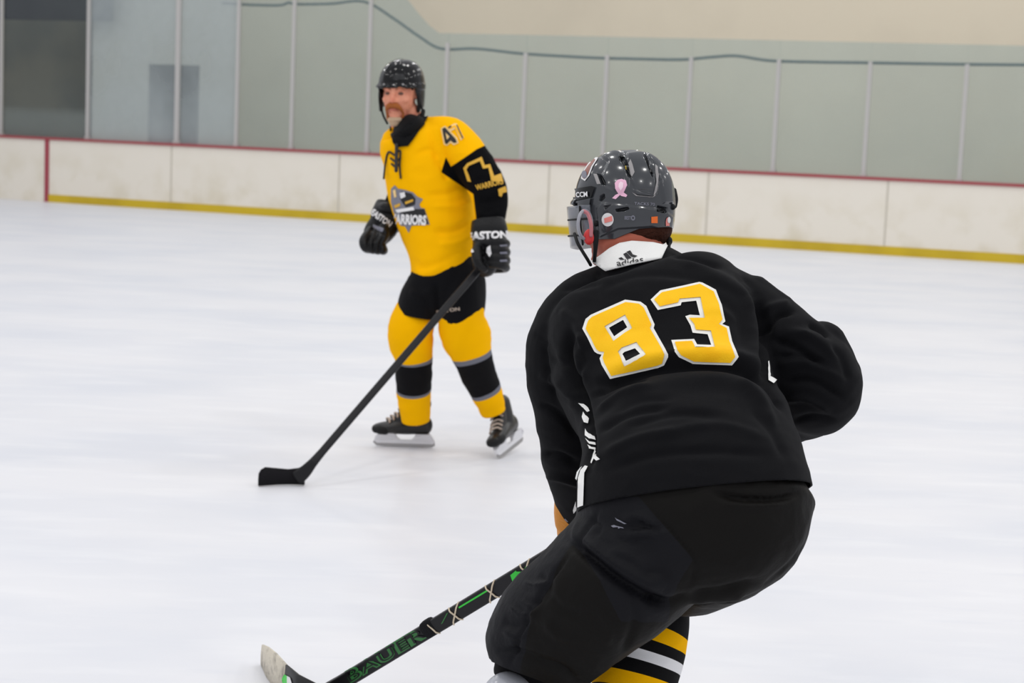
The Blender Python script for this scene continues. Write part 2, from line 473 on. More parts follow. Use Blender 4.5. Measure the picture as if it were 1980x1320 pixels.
sx = nt.nodes.new('ShaderNodeSeparateXYZ'); nt.links.new(tc.outputs['Object'], sx.inputs[0])
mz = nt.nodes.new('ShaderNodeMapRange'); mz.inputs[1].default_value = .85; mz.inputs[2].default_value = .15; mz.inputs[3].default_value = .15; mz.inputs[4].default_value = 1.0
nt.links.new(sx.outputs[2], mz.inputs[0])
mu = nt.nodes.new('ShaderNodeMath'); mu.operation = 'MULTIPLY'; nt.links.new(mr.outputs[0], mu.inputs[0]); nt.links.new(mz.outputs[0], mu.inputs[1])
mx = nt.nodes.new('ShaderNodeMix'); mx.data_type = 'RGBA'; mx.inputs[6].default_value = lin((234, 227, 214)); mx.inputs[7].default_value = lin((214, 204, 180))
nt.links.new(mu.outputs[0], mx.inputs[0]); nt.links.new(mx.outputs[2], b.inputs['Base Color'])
M['cap_red'] = mat('cap_red', (158, 66, 72), .5)
M['line_red'] = mat('line_red', (160, 60, 74), .5)
M['kick_yellow'] = mat('kick_yellow', (206, 176, 22), .45, vary=(1.5, (190, 160, 20), .45, .7))
M['seam'] = mat('seam', (200, 193, 178), .7)
M['post'] = mat('post', (184, 181, 178), .45, metal=.0)
M['cable'] = mat('cable', (98, 108, 104), .6)
rb = root('rink_boards', at_px(990), 'long white rink boards with red cap rail and yellow kick plate around the ice', 'rink boards')
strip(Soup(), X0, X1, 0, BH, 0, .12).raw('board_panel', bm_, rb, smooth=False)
strip(Soup(), X0, X1, BH - .005, BH + .035, -.03, .2).raw('cap_rail', M['cap_red'], rb, smooth=False)
gx = at_px(91).x
strip(Soup(), gx, X1, 0.0, .122, -.012, .01).raw('kick_plate', M['kick_yellow'], rb, smooth=False)
strip(Soup(), gx - .036, gx + .036, 0, BH, -.016, .01, n=1).raw('goal_line_mark', M['line_red'], rb, smooth=False)
for sxp in (331, 880 + 180, 1367, 1713, 655):
    q = at_px(sxp).x
    strip(Soup(), q - .012, q + .012, .1 if sxp != 655 else .1, BH - .01, -.004, .004, n=1).raw('panel_seam', M['seam'], rb, smooth=False)

def glass_mat(name, tint, haze, hcol, noise_amt=0, low=0):
    m = bpy.data.materials.new(name); m.use_nodes = True; nt = m.node_tree; nt.nodes.clear(); N = nt.nodes.new; L = nt.links.new
    out = N('ShaderNodeOutputMaterial'); tr = N('ShaderNodeBsdfTransparent'); tr.inputs[0].default_value = tint
    df = N('ShaderNodeBsdfDiffuse'); df.inputs[0].default_value = lin(hcol)
    tl = N('ShaderNodeBsdfTranslucent'); tl.inputs[0].default_value = lin(hcol)
    gl = N('ShaderNodeBsdfGlossy'); gl.inputs['Roughness'].default_value = .12
    hz = N('ShaderNodeMixShader'); hz.inputs[0].default_value = .35; L(df.outputs[0], hz.inputs[1]); L(tl.outputs[0], hz.inputs[2])
    m1 = N('ShaderNodeMixShader'); L(tr.outputs[0], m1.inputs[1]); L(hz.outputs[0], m1.inputs[2])
    tc = N('ShaderNodeTexCoord'); nz = N('ShaderNodeTexNoise'); nz.inputs['Scale'].default_value = .7; nz.inputs['Detail'].default_value = 3
    L(tc.outputs['Object'], nz.inputs['Vector'])
    r = N('ShaderNodeMapRange'); r.inputs[1].default_value = .35; r.inputs[2].default_value = .65
    r.inputs[3].default_value = max(haze - noise_amt, 0); r.inputs[4].default_value = haze + noise_amt; L(nz.outputs['Fac'], r.inputs[0])
    s = N('ShaderNodeSeparateXYZ'); L(tc.outputs['Object'], s.inputs[0])
    lz = N('ShaderNodeMapRange'); lz.inputs[1].default_value = 1.55; lz.inputs[2].default_value = 1.4; lz.inputs[3].default_value = 0; lz.inputs[4].default_value = low
    L(s.outputs[2], lz.inputs[0]); ad = N('ShaderNodeMath'); ad.operation = 'ADD'; L(r.outputs[0], ad.inputs[0]); L(lz.outputs[0], ad.inputs[1])
    L(ad.outputs[0], m1.inputs[0])
    m2 = N('ShaderNodeMixShader'); m2.inputs[0].default_value = .03; L(m1.outputs[0], m2.inputs[1]); L(gl.outputs[0], m2.inputs[2])
    L(m2.outputs[0], out.inputs[0]); return m
GC = glass_mat('rink_glass', (.88, .935, .96, 1), .08, (192, 204, 200), .02)
GF = glass_mat('fogged_glass', (.84, .905, .95, 1), .38, (206, 212, 212), .14, low=.0)
GD = glass_mat('smoky_glass', (.92, .94, .92, 1), .045, (150, 158, 156), .03, low=.3)
postx = [-2, 165, 337, 452, 558, 704, 853, 1003, 1159, 1320, 1488, 1663, 1848, 2050, 2265, 2490]
edges = [-170] + postx + [2730]
ZR, ZL = 2.86, 3.75
for i in range(len(edges) - 1):
    a, c = at_px(edges[i]), at_px(edges[i + 1])
    t = (c - a).normalized(); k = Vector((-t.y, t.x, 0)); S = Soup(); N_ = 8
    za = ZL if edges[i] < 710 else ZR; zc = ZL if edges[i + 1] < 710 else ZR
    V = []
    for j in range(N_ + 1):
        f = j / N_; p = a + (c - a) * f; g = f if za == zc else f * f * (3 - 2 * f)
        z = za + (zc - za) * min(1, g * 1.05)
        for off in (.07, .082): V += [p + k * off + Vector((0, 0, BH + .02)), p + k * off + Vector((0, 0, z))]
    Fc = []
    for j in range(N_):
        q = j * 4; Fc += [(q, q + 4, q + 5, q + 1), (q + 2, q + 3, q + 7, q + 6), (q + 1, q + 5, q + 7, q + 3), (q, q + 2, q + 6, q + 4)]
    Fc += [(0, 1, 3, 2), (N_ * 4, N_ * 4 + 2, N_ * 4 + 3, N_ * 4 + 1)]
    S.add([v - a for v in V], Fc)
    g = S.raw('glass_pane', GD if i < 2 else (GF if i < 4 else GC), rb, smooth=False); g.location = a
    g['label'] = 'smoky dark glass pane' if i < 2 else 'white fogged glass pane' if i < 4 else 'clear greenish glass pane'
for i, x in enumerate(postx):
    a = at_px(x); w = .075 if x == 337 else (.045 if x < 0 else (.05 if x < 600 else .052))
    top = 3.85 if x < 710 else (2.72 if x < 900 else 2.6)
    t = (bl(a.x + .05) - bl(a.x - .05)).normalized(); ang = math.atan2(t.y, t.x)
    Mx = Matrix.Translation(a) @ Matrix.Rotation(ang, 4, 'Z')
    S = Soup(); S.box(Mx @ Matrix.Translation((0, .045, (BH + .03 + top) / 2)), (w, .045, top - BH - .03)); r = S.raw('glass_post', M['post'], rb, smooth=False)
    S = Soup(); S.box(Mx @ Matrix.Translation((0, .06, BH + .055)), (w * 1.5, .09, .045)); S.raw('post_foot', M['post'], r, smooth=False)
# dark cable sagging along the post tops
def cpt(x, y):
    p = at_px(x); d = (Vector((p.x, p.y, 1.5)) - CPOS).dot(VIEW); q = P(x, y, d); return Vector((q.x, q.y + .02, q.z))
cb = Soup(); cb.tube([cpt(*p) for p in [(430, 6), (480, 9), (540, 10), (558, 5), (575, 8), (640, 7), (704, 3), (760, 35), (810, 70), (853, 94), (920, 94), (1003, 103), (1080, 108), (1159, 112), (1240, 114), (1320, 115), (1380, 110), (1425, 108), (1488, 117), (1580, 120), (1663, 121), (1848, 124), (2050, 126), (2265, 130), (2490, 134), (2725, 138)]], .02, n=8, ref=(0, 1, 0))
o = cb.raw('support_cable', M['cable'], rb); o['label'] = 'thin dark cable sagging between the post tops'

# the hall behind the glass
M['hall_wall'] = mat('hall_wall', (220, 208, 186), .85, vary=(.5, (211, 199, 178), .4, .7))
M['dark_wall'] = mat('dark_wall', (112, 110, 100), .9, vary=(.8, (92, 94, 90), .4, .65))
M['door_black'] = mat('door_black', (22, 23, 25), .8)
M['navy'] = mat('navy', (24, 29, 46), .7)
WB = 3.2
def wall_pt(x):                                   # wall line 3.2 m behind the boards, at pixel column x
    lo, hi = -16.0, 16.0
    for _ in range(50):
        m = (lo + hi) / 2; q, _d = proj([bl(m) + Vector((0, WB, 1.5))])
        if q[0][0] < x: lo = m
        else: hi = m
    return lo
wx = wall_pt(178); d0, d1 = wall_pt(286), wall_pt(384)
def wslab(S, x0, x1, z0, z1, dy=0, th=.2):
    a = bl(x0) + Vector((0, WB + dy, 0)); c = bl(x1) + Vector((0, WB + dy, 0)); n = 12; o = len(S.V)
    for i in range(n + 1):
        p = a + (c - a) * i / n
        if x1 - x0 > 3: p.y = bl(p.x).y + WB + dy
        S.V += [p + Vector((0, 0, z0)), p + Vector((0, th, z0)), p + Vector((0, th, z1)), p + Vector((0, 0, z1))]
    for i in range(n):
        for j in range(4):
            A = o + i * 4 + j; B = o + i * 4 + (j + 1) % 4; S.F.append((A, B, B + 4, A + 4))
    S.F += [(o, o + 3, o + 2, o + 1), (o + n * 4, o + n * 4 + 1, o + n * 4 + 2, o + n * 4 + 3)]
    return S
S = Soup(); wslab(S, wx, d0, 0, 8); wslab(S, d1, 18, 0, 8); wslab(S, d0, d1, 2.38, 8)
struct(S.raw('wall_back', M['hall_wall'], smooth=False))
struct(wslab(Soup(), -15, wx + 1.5, 0, 8, dy=3.0).raw('wall_left', M['dark_wall'], smooth=False))
struct(wslab(Soup(), d0 - .02, d1 + .02, 0, 2.4, dy=.12, th=.06).raw('door_1', M['door_black'], smooth=False))
bx_ = wall_pt(80); bp0 = bl(bx_) + Vector((0, WB - .4, 0)); rr_ = ray(80, 38); zb_ = (CPOS + rr_ * (bp0.y / rr_.y)).z
S = Soup(); wslab(S, wall_pt(-60), wall_pt(220), zb_, zb_ + 1.2, dy=-.4, th=.25)
o = S.raw('banner_board', M['navy'], smooth=False); o['label'] = 'dark navy board hanging high behind the glass in the left corner'; o['category'] = 'board'

# ------------------------------------------------------------------ shared builders for the two players
def head_soup(S, fr, c, k=1.0):
    """a head: fr = local axes (right, forward, up), c = centre of the skull"""
    R = fr; c = Vector(c)
    def L(x, y, z): return c + R @ Vector((x * k, y * k, z * k))
    def e(x, y, z, a, b, d, q=None): S.ell(L(x, y, z), (a * k, b * k, d * k), R if q is None else R @ q)
    e(0, -.01, .03, .077, .096, .095)                      # skull
    e(0, .035, -.03, .064, .062, .085)                     # face
    e(0, .045, -.088, .046, .045, .034)                    # jaw
    e(0, .078, -.108, .024, .018, .018)                    # chin
    e(0, .084, .018, .052, .018, .011)                     # brow ridge
    for s in (-1, 1):
        e(s * .040, .066, -.030, .021, .022, .020)         # cheek
        e(s * .078, -.008, -.022, .008, .017, .031)        # ear
        e(s * .083, -.014, -.016, .004, .015, .024)
        e(s * .012, .101, -.038, .009, .010, .008)         # nostril
    S.tube([L(0, .090, .012), L(0, .102, -.012), L(0, .112, -.034)], [.008 * k, .010 * k, .0125 * k], ref=R @ Vector((0, 1, 0)), n=14)
    e(0, .092, -.066, .023, .009, .006); e(0, .090, -.076, .019, .009, .006)   # lips
    S.tube([L(0, -.02, -.06), L(0, -.035, -.15)], [.056 * k, .060 * k], n=20)
    return L
def skate(parent, toe, heel, up, tint, label=None, k=1.0):
    """ice skate: toe and heel are the ends of the blade on the ice"""
    toe, heel, up = Vector(toe), Vector(heel), Vector(up)
    f = (toe - heel).normalized(); r = f.cross(up).normalized(); u = r.cross(f)
    k = (toe - heel).length / .285
    R = Matrix((f, -r, u)).transposed().to_4x4()           # x forward, y left, z up
    Mx = Matrix.Translation((toe + heel) / 2) @ R @ Matrix.Scale(k, 4)
    S = Soup(); X = (0, 0, 1)
    S.tube([(-.105, 0, .112), (-.06, 0, .112), (0, 0, .105), (.06, 0, .098), (.115, 0, .092), (.135, 0, .090)], [.030, .036, .040, .046, .044, .036], [.044, .046, .042, .034, .028, .024], ref=X)
    S.tube([(-.045, 0, .12), (-.058, 0, .17), (-.066, 0, .225)], [.060, .058, .060], [.037, .039, .043], ref=(0, 1, 0), n=24)
    S.tube([(.05, 0, .115), (.0, 0, .165), (-.025, 0, .215)], [.030, .034, .036], ref=(0, 1, 0))
    b = S.xf(Mx).remesh('skate_boot', M['boot'], parent, voxel=.0045 * k, smooth=3)
    if label: b['label'] = label
    S = Soup(); S.tube([(.098, 0, .089), (.125, 0, .088), (.142, 0, .087)], [.049, .046, .036], [.031, .028, .022], ref=X, n=24)
    S.xf(Mx).raw('toe_cap', M['rubber'], b)
    for q in range(7):
        t = q / 6; x = .088 - t * .115; z = .131 + t * .085 + (.012 if q > 2 else .004)
        S = Soup(); w = .030
        S.tube([(x, -w, z - .012), (x + .004, -w * .4, z + .003), (x - .010, w * .4, z + .005), (x - .012, w, z - .008)], .0052, n=8, ref=X)
        S.xf(Mx).raw('lace', M['lace'], b)
    S = Soup(); S.tube([(-.01, 0, .2), (-.022, 0, .235), (-.018, 0, .262)], [.034, .036, .03], [.010, .010, .008], ref=(1, 0, 0), n=18, ex=3)
    S.xf(Mx).raw('tongue', M['lime'], b)
    S = Soup(); z0, z1 = .016, .072                        # blade holder: two towers and a bridge
    out = [(-.150, .030), (-.138, .020), (.135, .018), (.152, .030), (.146, .048), (.118, .070), (.052, .070), (.034, .046), (.02, .037), (-.032, .037), (-.045, .048), (-.056, .070), (-.122, .070), (-.138, .05)]
    V = [(x, s * (.007 if z < .05 else .026), z) for s in (-1, 1) for x, z in out]; n = len(out)
    Fc = [tuple(range(n)), tuple(range(2 * n - 1, n - 1, -1))] + [(i, i + n, (i + 1) % n + n, (i + 1) % n) for i in range(n)]
    S.add(V, Fc); h = S.xf(Mx).raw('blade_holder', M['holder'], b, smooth=False)
    S = Soup(); o2 = [(-.150, .012), (-.135, .002), (-.08, 0), (.09, 0), (.138, .004), (.156, .02), (.150, .03), (-.148, .03)]
    V = [(x, s * .0018, z) for s in (-1, 1) for x, z in o2]; n = len(o2)
    S.add(V, [tuple(range(n)), tuple(range(2 * n - 1, n - 1, -1))] + [(i, i + n, (i + 1) % n + n, (i + 1) % n) for i in range(n)])
    S.xf(Mx).raw('blade', M['steel'], b, smooth=False)
    return b
def helmet_shell(name, fr, c, a, b_, h, zlow, mats, parent, nu=160, nv=80, ridge=None, ex=2.35):
    R = fr; c = Vector(c); V = []; Fc = []
    for i in range(nv + 1):
        for j in range(nu):
            az = 2 * math.pi * j / nu; x, y = math.sin(az), math.cos(az)      # az 0 = front
            zl = zlow(az); t = i / nv
            ph = t * (math.pi / 2)
            if t < .7: ct, st = math.cos(t / .7 * math.pi / 2), math.sin(t / .7 * math.pi / 2)
            if t < .7:
                z = h * math.copysign(abs(ct) ** (2 / ex), ct); rr = abs(st) ** (2 / ex)
            else:
                z = zl * (t - .7) / .3; rr = 1 - .05 * ((t - .7) / .3) ** 2
            m = 1 + (ridge(az, t) if ridge else 0)
            V.append(c + R @ Vector((x * a * rr * m, y * b_ * rr * m, z * (m if t < .7 else 1))))
    for i in range(nv):
        for j in range(nu):
            Fc.append((i * nu + j, (i + 1) * nu + j, (i + 1) * nu + (j + 1) % nu, i * nu + (j + 1) % nu))
    Fc = [f[::-1] for f in Fc]
    return mk(name, V, Fc, mats, parent)

# ------------------------------------------------------------------ the player in the yellow jersey (number 47)
D = 7.97
far = root('person', ground(870, 880), 'bearded person in yellow jersey 47 and black helmet, skating upright with a long black stick', 'person')
fh = frame((-.30, -1, -.06), (-.02, 0, 1))
HC = P(776, 178, D - .02)
bs = Soup(); Lf = head_soup(bs, fh, HC, 1.04)
bs.ptube([(783, 215, D, 26), (800, 250, D + .02, 30), (815, 300, D + .02, 60, .1), (835, 400, D + .02, 55, .09), (850, 500, D, 50, .09), (855, 545, D, 55, .09)])
bs.ptube([(830, 262, D, 20), (882, 268, D - .08, 18), (915, 310, D - .15, 17), (943, 368, D - .22, 15), (948, 415, D - .25, 12), (946, 470, D - .27, 11)])
bs.ptube([(800, 262, D, 20), (768, 280, D + .06, 18), (776, 330, D + .13, 17), (778, 385, D + .16, 14), (748, 425, D + .10, 12), (725, 460, D + .06, 11)])
bs.ptube([(832, 545, D, 30), (812, 600, D - .02, 28), (800, 660, D - .02, 20), (803, 780, D + .07, 13), (805, 815, D + .10, 9)])
bs.ptube([(880, 545, D, 32), (888, 600, D - .06, 28), (903, 660, D - .08, 22), (941, 760, D + .0, 13), (958, 805, D + .07, 9)])
body = bs.remesh('body', [M['skin'], M['lip']], far, voxel=.0055, smooth=2)

# jersey
js = Soup()
js.ptube([(811, 246, D, 34, .07), (814, 253, D, 60, .10), (817, 266, D, 80, .14), (820, 300, D, 80, .16), (829, 350, D, 83, .17), (838, 400, D, 79, .17), (850, 450, D, 73, .17), (857, 500, D, 64, .17), (860, 560, D, 64, .17)], ex=2.3, n=48, cap='flat')
js.ptube([(826, 254, D, 28), (868, 262, D - .06, 36), (897, 292, D - .12, 39), (924, 330, D - .17, 38), (944, 368, D - .22, 37), (948, 400, D - .24, 33), (946, 436, D - .26, 27)])
js.ptube([(790, 262, D + .02, 28), (767, 282, D + .06, 33), (778, 330, D + .12, 32), (780, 375, D + .15, 30), (762, 408, D + .12, 25), (748, 425, D + .10, 23)])
jer = js.remesh('jersey', [M['yellow_knit'], M['black_mesh']], far, voxel=.0075, smooth=5)
cut(jer, P(797, 540, D), P(915, 488, D), P(850, 529, D - .17), True)
wrinkle(jer, .0045, 7, (1, 1, 1.6), 3)
folds(jer, [([(905, 352), (870, 372), (820, 378)], 7, -.010), ([(918, 385), (880, 398), (830, 398)], 6, .008), ([(922, 420), (880, 445), (835, 448)], 7, -.012),
            ([(925, 450), (880, 470), (845, 470)], 7, .010), ([(800, 300), (835, 290), (850, 330)], 6, -.008), ([(830, 240), (840, 280), (850, 310)], 7, -.010),
            ([(798, 495), (812, 515), (850, 508), (905, 478)], 7, -.006), ([(800, 515), (820, 530), (860, 512)], 7, .008), ([(850, 300), (858, 335), (866, 350)], 5, -.012),
            ([(915, 350), (935, 345), (958, 350)], 6, -.010), ([(925, 385), (945, 390), (975, 378)], 7, -.012), ([(922, 410), (945, 416), (968, 405)], 5, .008)])
# sleeve and side panel are black cloth
V = getv(jer); Q, dd = proj(V)
pb = [(905, 300), (872, 322), (862, 303), (853, 333), (915, 375), (925, 460), (1010, 470), (1010, 330), (940, 280), (922, 288)]
pv = sdist(Q, pb); pv[(Q[:, 0] < 918) & (dd > D + .05)] = -5
p2 = sdist(Q, [(690, 340), (756, 340), (772, 380), (800, 480), (690, 480)]); p2[dd < D + .03] = -5
set_panel(jer, np.maximum(pv, p2)); jer.data.materials[0] = two_tone('jersey_cloth', (255, 186, 0), (12, 12, 14), rough=.85, spec=.06, bump=(120, .15))
tj = bvh(jer)
# neck: black collar and shirt, laces
cs = Soup(); cs.ptube([(798, 244, D - .0, 30, .075), (792, 258, D - .03, 33, .10), (785, 270, D - .06, 26, .10), (782, 278, D - .07, 16, .08)], n=40, cap='flat'); cs.raw('neck_warmer', M['black_mesh'], jer)
col = patch('collar', [[(757, 256), (756, 243), (763, 257), (777, 257), (792, 243), (806, 226), (818, 210), (823, 208), (829, 228), (817, 247), (802, 267), (790, 283), (769, 285), (762, 277)]], bvh(jer, body, bpy.data.objects['neck_warmer']), M['black_mesh'], jer, off=.008, step=4, thick=.004)
S = Soup(); S.tube([P(767, 280, D - .155), P(766, 330, D - .185)], .008, n=8); S.raw('neck_lace', M['print_black'], jer)
for pl in ([(764, 300), (753, 294), (748, 312), (742, 345)], [(766, 297), (775, 292), (774, 320), (776, 344)], [(757, 306), (766, 312), (775, 306)], [(759, 317), (766, 322), (774, 317)]):
    pts = [cast(tj, x, y, .006) for x, y in pl]; pts = [p if p is not None else P(x, y, D - .1) for p, (x, y) in zip(pts, pl)]
    S = Soup(); S.tube(pts, .0045, n=8); S.raw('neck_lace', M['print_black'], jer)
# shoulder number
n4 = [[(856, 250), (861, 247), (882, 270), (884, 276), (878, 277), (872, 272), (865, 279), (862, 277)], [(862, 256), (865, 271), (870, 265)]]
n7 = [(866, 247), (878, 240), (883, 240), (897, 267), (891, 272), (880, 250), (871, 255)]
patch('number_edge', [[(853, 249), (861, 244), (884, 267), (887, 277), (878, 281), (872, 276), (865, 282), (859, 279)]], tj, M['print_cream'], jer, off=.003, step=3)
patch('number', n4, tj, M['print_black'], jer, off=.005, step=3)
patch('number_edge', [n7], tj, M['print_cream'], jer, off=.0035, step=3)
patch('number', [[(870, 248), (879, 243), (881, 244), (893, 266), (891, 268), (879, 247), (872, 251)], [(874, 249), (879, 247.5), (877, 247)]], tj, M['yellow_knit'], jer, off=.005, step=3)
patch('number', [[(867, 247), (872, 244), (874, 247), (869, 250)]], tj, M['print_black'], jer, off=.006, step=3)
patch('number', [[(882, 243), (884, 243), (896, 268), (894, 269)]], tj, M['print_black'], jer, off=.006, step=3)
# sleeve emblem: a gold keystone outline with a line of lettering
key = [(897, 325), (904, 316), (931, 304), (937, 320), (947, 318), (955, 341), (968, 336), (972, 352), (950, 350), (944, 325), (934, 327), (928, 312), (907, 321), (903, 328), (908, 340), (912, 352), (905, 350)]
patch('sleeve_emblem', [key], tj, M['print_gold'], jer, off=.004, step=3)
ptext('sleeve_lettering', 'WARRIORS', 946, 357, 52, 11, 14, tj, M['print_gold'], jer, off=.004, bold=.03)
patch('sleeve_emblem', [[(962, 366), (976, 360), (979, 371), (971, 373), (969, 380), (964, 378)]], tj, M['print_gold'], jer, off=.004, step=3)
# chest crest
def cr(name, poly, m, off): patch(name, [poly] if not isinstance(poly[0][0], (tuple, list)) else poly, tj, M[m], jer, off=off, step=3)
cr('crest', [(757, 365), (764, 358), (770, 365), (783, 367), (799, 372), (807, 380), (818, 385), (811, 395), (814, 402), (821, 403), (831, 434), (796, 436), (791, 450), (784, 437), (776, 436), (762, 410), (757, 390)], 'print_grey', .003)
cr('crest_shade', [(777, 370), (796, 374), (804, 384), (803, 396), (786, 401), (779, 392), (774, 383)], 'print_black', .004)
cr('crest_shade', [(774, 405), (821, 404), (829, 433), (780, 434)], 'print_black', .004)
cr('crest_mark', [(761, 368), (766, 366), (768, 380), (764, 382)], 'print_cream', .005)
cr('crest_mark', [(774, 373), (783, 371), (785, 380), (776, 384)], 'print_white', .005)
cr('crest_mark', [(784, 390), (799, 385), (800, 389), (785, 395)], 'print_gold', .005)
cr('crest_mark', [(763, 397), (775, 392), (775, 398), (766, 402)], 'print_gold', .005)
cr('crest_mark', [(766, 405), (800, 400), (802, 406), (770, 411)], 'print_white', .005)
ptext('crest_lettering', 'WARRIORS', 788, 424, 74, 20, -3, tj, M['print_white'], jer, off=.0055, bold=.05)

# pants
ps = Soup()
ps.ptube([(856, 490, D, 58, .15), (862, 530, D, 70, .17), (860, 560, D - .01, 76, .17)], ex=2.3, n=40)
ps.ptube([(836, 545, D, 44, .14), (818, 580, D - .02, 46, .14), (808, 606, D - .03, 41, .13), (806, 650, D - .03, 40, .13)], cap='open' if 0 else 'round', n=36)
ps.ptube([(890, 545, D - .02, 50, .15), (889, 590, D - .05, 49, .15), (890, 620, D - .06, 45, .14), (893, 660, D - .06, 44, .14)], n=36)
pan = ps.remesh('hockey_pants', M['black_knit'], far, voxel=.0075, smooth=5)
# trim each leg opening
V = getv(pan); Q, dd = proj(V)
cut(pan, P(768, 600, D - .03), P(940, 636, D - .06), P(850, 626, D - .2), True)
wrinkle(pan, .006, 6, (1, 1, .7), 11)
folds(pan, [([(842, 545), (846, 590), (845, 625)], 5, -.016), ([(790, 560), (815, 570), (838, 560)], 8, .008)])
tp = bvh(pan)
ptext('pants_lettering', 'EASTON', 866, 600, 46, 7, 8, tp, M['lace'], pan, off=.003, bold=.03)

# socks: rings follow the shin, colour by band
def sock(name, pts, bands, parent, n=40, sub=14, amp=.004, seed=0, flat=1.0, rest='sock_yellow'):
    S = Soup(); S.ptube(pts, flat, n=n, sub=sub, cap='open'); R = S.nrow
    mats = [M[k] for k in ('sock_yellow', 'sock_black', 'sock_grey', 'sock_white')]; key_ = {'y': 0, 'b': 1, 'g': 2, 'w': 3}; idx = []
    for i in range(R):
        t = (i + .5) / R; k = 'y'
        for t0, c in bands:
            if t >= t0: k = c
        idx += [key_[k]] * n
    o = S.raw(name, mats, parent, idx=idx)
    o.data.polygons.foreach_set('use_smooth', [True] * len(o.data.polygons))
    wrinkle(o, amp, 9, (1, 1, 2), seed)
    md = o.modifiers.new('t', 'SOLIDIFY'); md.thickness = .004; md.offset = -1
    return o
s1 = sock('sock', [(811, 585, D - .02, 34), (800, 615, D - .04, 41), (794, 640, D - .06, 43), (796, 665, D - .05, 41), (800, 695, D - .02, 35), (800, 735, D + .01, 33.5), (801, 770, D + .05, 31), (804, 812, D + .09, 26)],
          [(0, 'y'), (.555, 'g'), (.58, 'b'), (.78, 'g'), (.80, 'y')], far, seed=1)
s2 = sock('sock', [(892, 590, D - .07, 42), (893, 622, D - .09, 45), (903, 655, D - .10, 47), (914, 690, D - .08, 37), (926, 725, D - .05, 33), (942, 760, D - .01, 28.5), (954, 795, D + .03, 23)],
          [(0, 'y'), (.47, 'g'), (.515, 'b'), (.79, 'g'), (.82, 'y')], far, seed=5)
folds(s1, [([(758, 655), (790, 672), (832, 668)], 6, -.010), ([(760, 640), (800, 650), (832, 640)], 7, .008)])
folds(s2, [([(870, 625), (862, 650), (862, 665)], 5, -.009), ([(880, 695), (915, 680), (946, 660)], 5, -.010), ([(875, 680), (905, 668), (940, 650)], 6, .008)])
# skates
toe, heel = ground(726, 862), ground(838, 866)
skate(far, toe, heel, (0.03, 0, 1), 0)
t2 = ground(966, 888); h2 = t2 + Vector((.105, .245, .045))
shin = (P(935, 745, D - .03) - P(972, 862, D - .03)).normalized()
skate(far, t2, h2, shin, 0)

# helmet
hc = P(777, 170, D + .005)
def zl_far(az):
    a = abs((az + math.pi) % (2 * math.pi) - math.pi)
    if a < 1.0: return .012
    if a < 1.35: return .012 - (a - 1.0) / .35 * .10
    if a < 2.0: return -.088
    return -.088 + min((a - 2.0) / .5, 1) * .035
def rg(az, t):
    a = (az + math.pi) % (2 * math.pi) - math.pi
    return .015 * math.cos(3 * a) * math.sin(min(t / .7, 1) * math.pi) + (.025 if t > .64 and t < .72 else 0) + .02 * math.exp(-((abs(a) - .45) / .12) ** 2) * (1 if t < .62 else 0)
hel = helmet_shell('helmet', fh, hc, .103, .128, .128, zl_far, M['gloss_black'], far, ridge=rg)
md = hel.modifiers.new('t', 'SOLIDIFY'); md.thickness = .012; md.offset = -1
th = bvh(hel)
def hp(x, y, z): return hc + fh @ Vector((x, y, z))
for s in (-1, 1):
    S = Soup(); S.tube([hp(s * .092, .03, -.02), hp(s * .094, .02, -.06), hp(s * .09, .03, -.10)], [.02, .024, .012], [.008] * 3, ref=fh @ Vector((1, 0, 0)), n=16); S.raw('ear_loop', M['rubber'], hel)
S = Soup(); S.tube([hp(-.094, .02, -.05), hp(-.112, .035, -.105), hp(-.108, .05, -.145), hp(-.082, .06, -.175), hp(-.045, .065, -.185)], .005, n=8); S.tube([hp(-.115, .035, -.10), hp(-.112, .045, -.14)], .010, n=8); S.raw('chin_strap', M['rubber'], hel)
S = Soup(); S.tube([hp(.094, .02, -.07), hp(.085, .02, -.12), hp(.06, .03, -.16)], .005, n=8); S.raw('chin_strap', M['rubber'], hel)
for x, y in ((743, 164), (761, 165), (779, 164), (799, 164)):
    S = Soup(); q = cast(th, x, y, 0)
    if q is not None: S.ell(q, (.006, .004, .006), n=8); S.raw('rivet', M['steel'], hel)
patch('badge', [[(762, 144), (780, 143), (783, 154), (760, 155)]], th, M['helmet_dark'], hel, off=.002, step=3)
# face
tb = bvh(body)
S = Soup(); S.tube([Lf(-.037, .082, -.083), Lf(-.030, .096, -.066), Lf(-.016, .104, -.056), Lf(0, .106, -.053), Lf(.016, .104, -.056), Lf(.030, .096, -.066), Lf(.037, .082, -.083)], [.005, .009, .013, .013, .013, .009, .005], n=14, ref=fh @ Vector((0, 1, 0)))
S.tube([Lf(-.038, .078, -.085), Lf(-.034, .074, -.115)], [.005, .007], n=12); S.tube([Lf(.038, .078, -.085), Lf(.034, .074, -.115)], [.005, .007], n=12)
S.remesh('moustache', M['beard_red'], far, voxel=.003, smooth=2)
S = Soup(); S.ell(Lf(0, .078, -.116), (.037, .026, .016), fh); S.ell(Lf(0, .080, -.132), (.026, .018, .014), fh)
S.remesh('goatee', M['beard_grey'], far, voxel=.004, smooth=2)
for s in (-1, 1):
    S = Soup(); S.ell(Lf(s * .030, .087, -.004), (.0125, .008, .0062), fh, n=12); S.raw('eye', M['eye'], far)
    S = Soup(); S.tube([Lf(s * .014, .100, .014), Lf(s * .030, .100, .021), Lf(s * .047, .088, .014)], .0040, n=8, ref=fh @ Vector((0, 1, 0))); S.raw('eyebrow', M['brow'], far)

S = Soup(); S.tube([Lf(-.021, .090, -.072), Lf(-.008, .102, -.071), Lf(.008, .102, -.071), Lf(.021, .090, -.072)], [.003, .006, .006, .003], n=10, ref=fh @ Vector((0, 1, 0))); S.raw('lips', M['lip'], far)
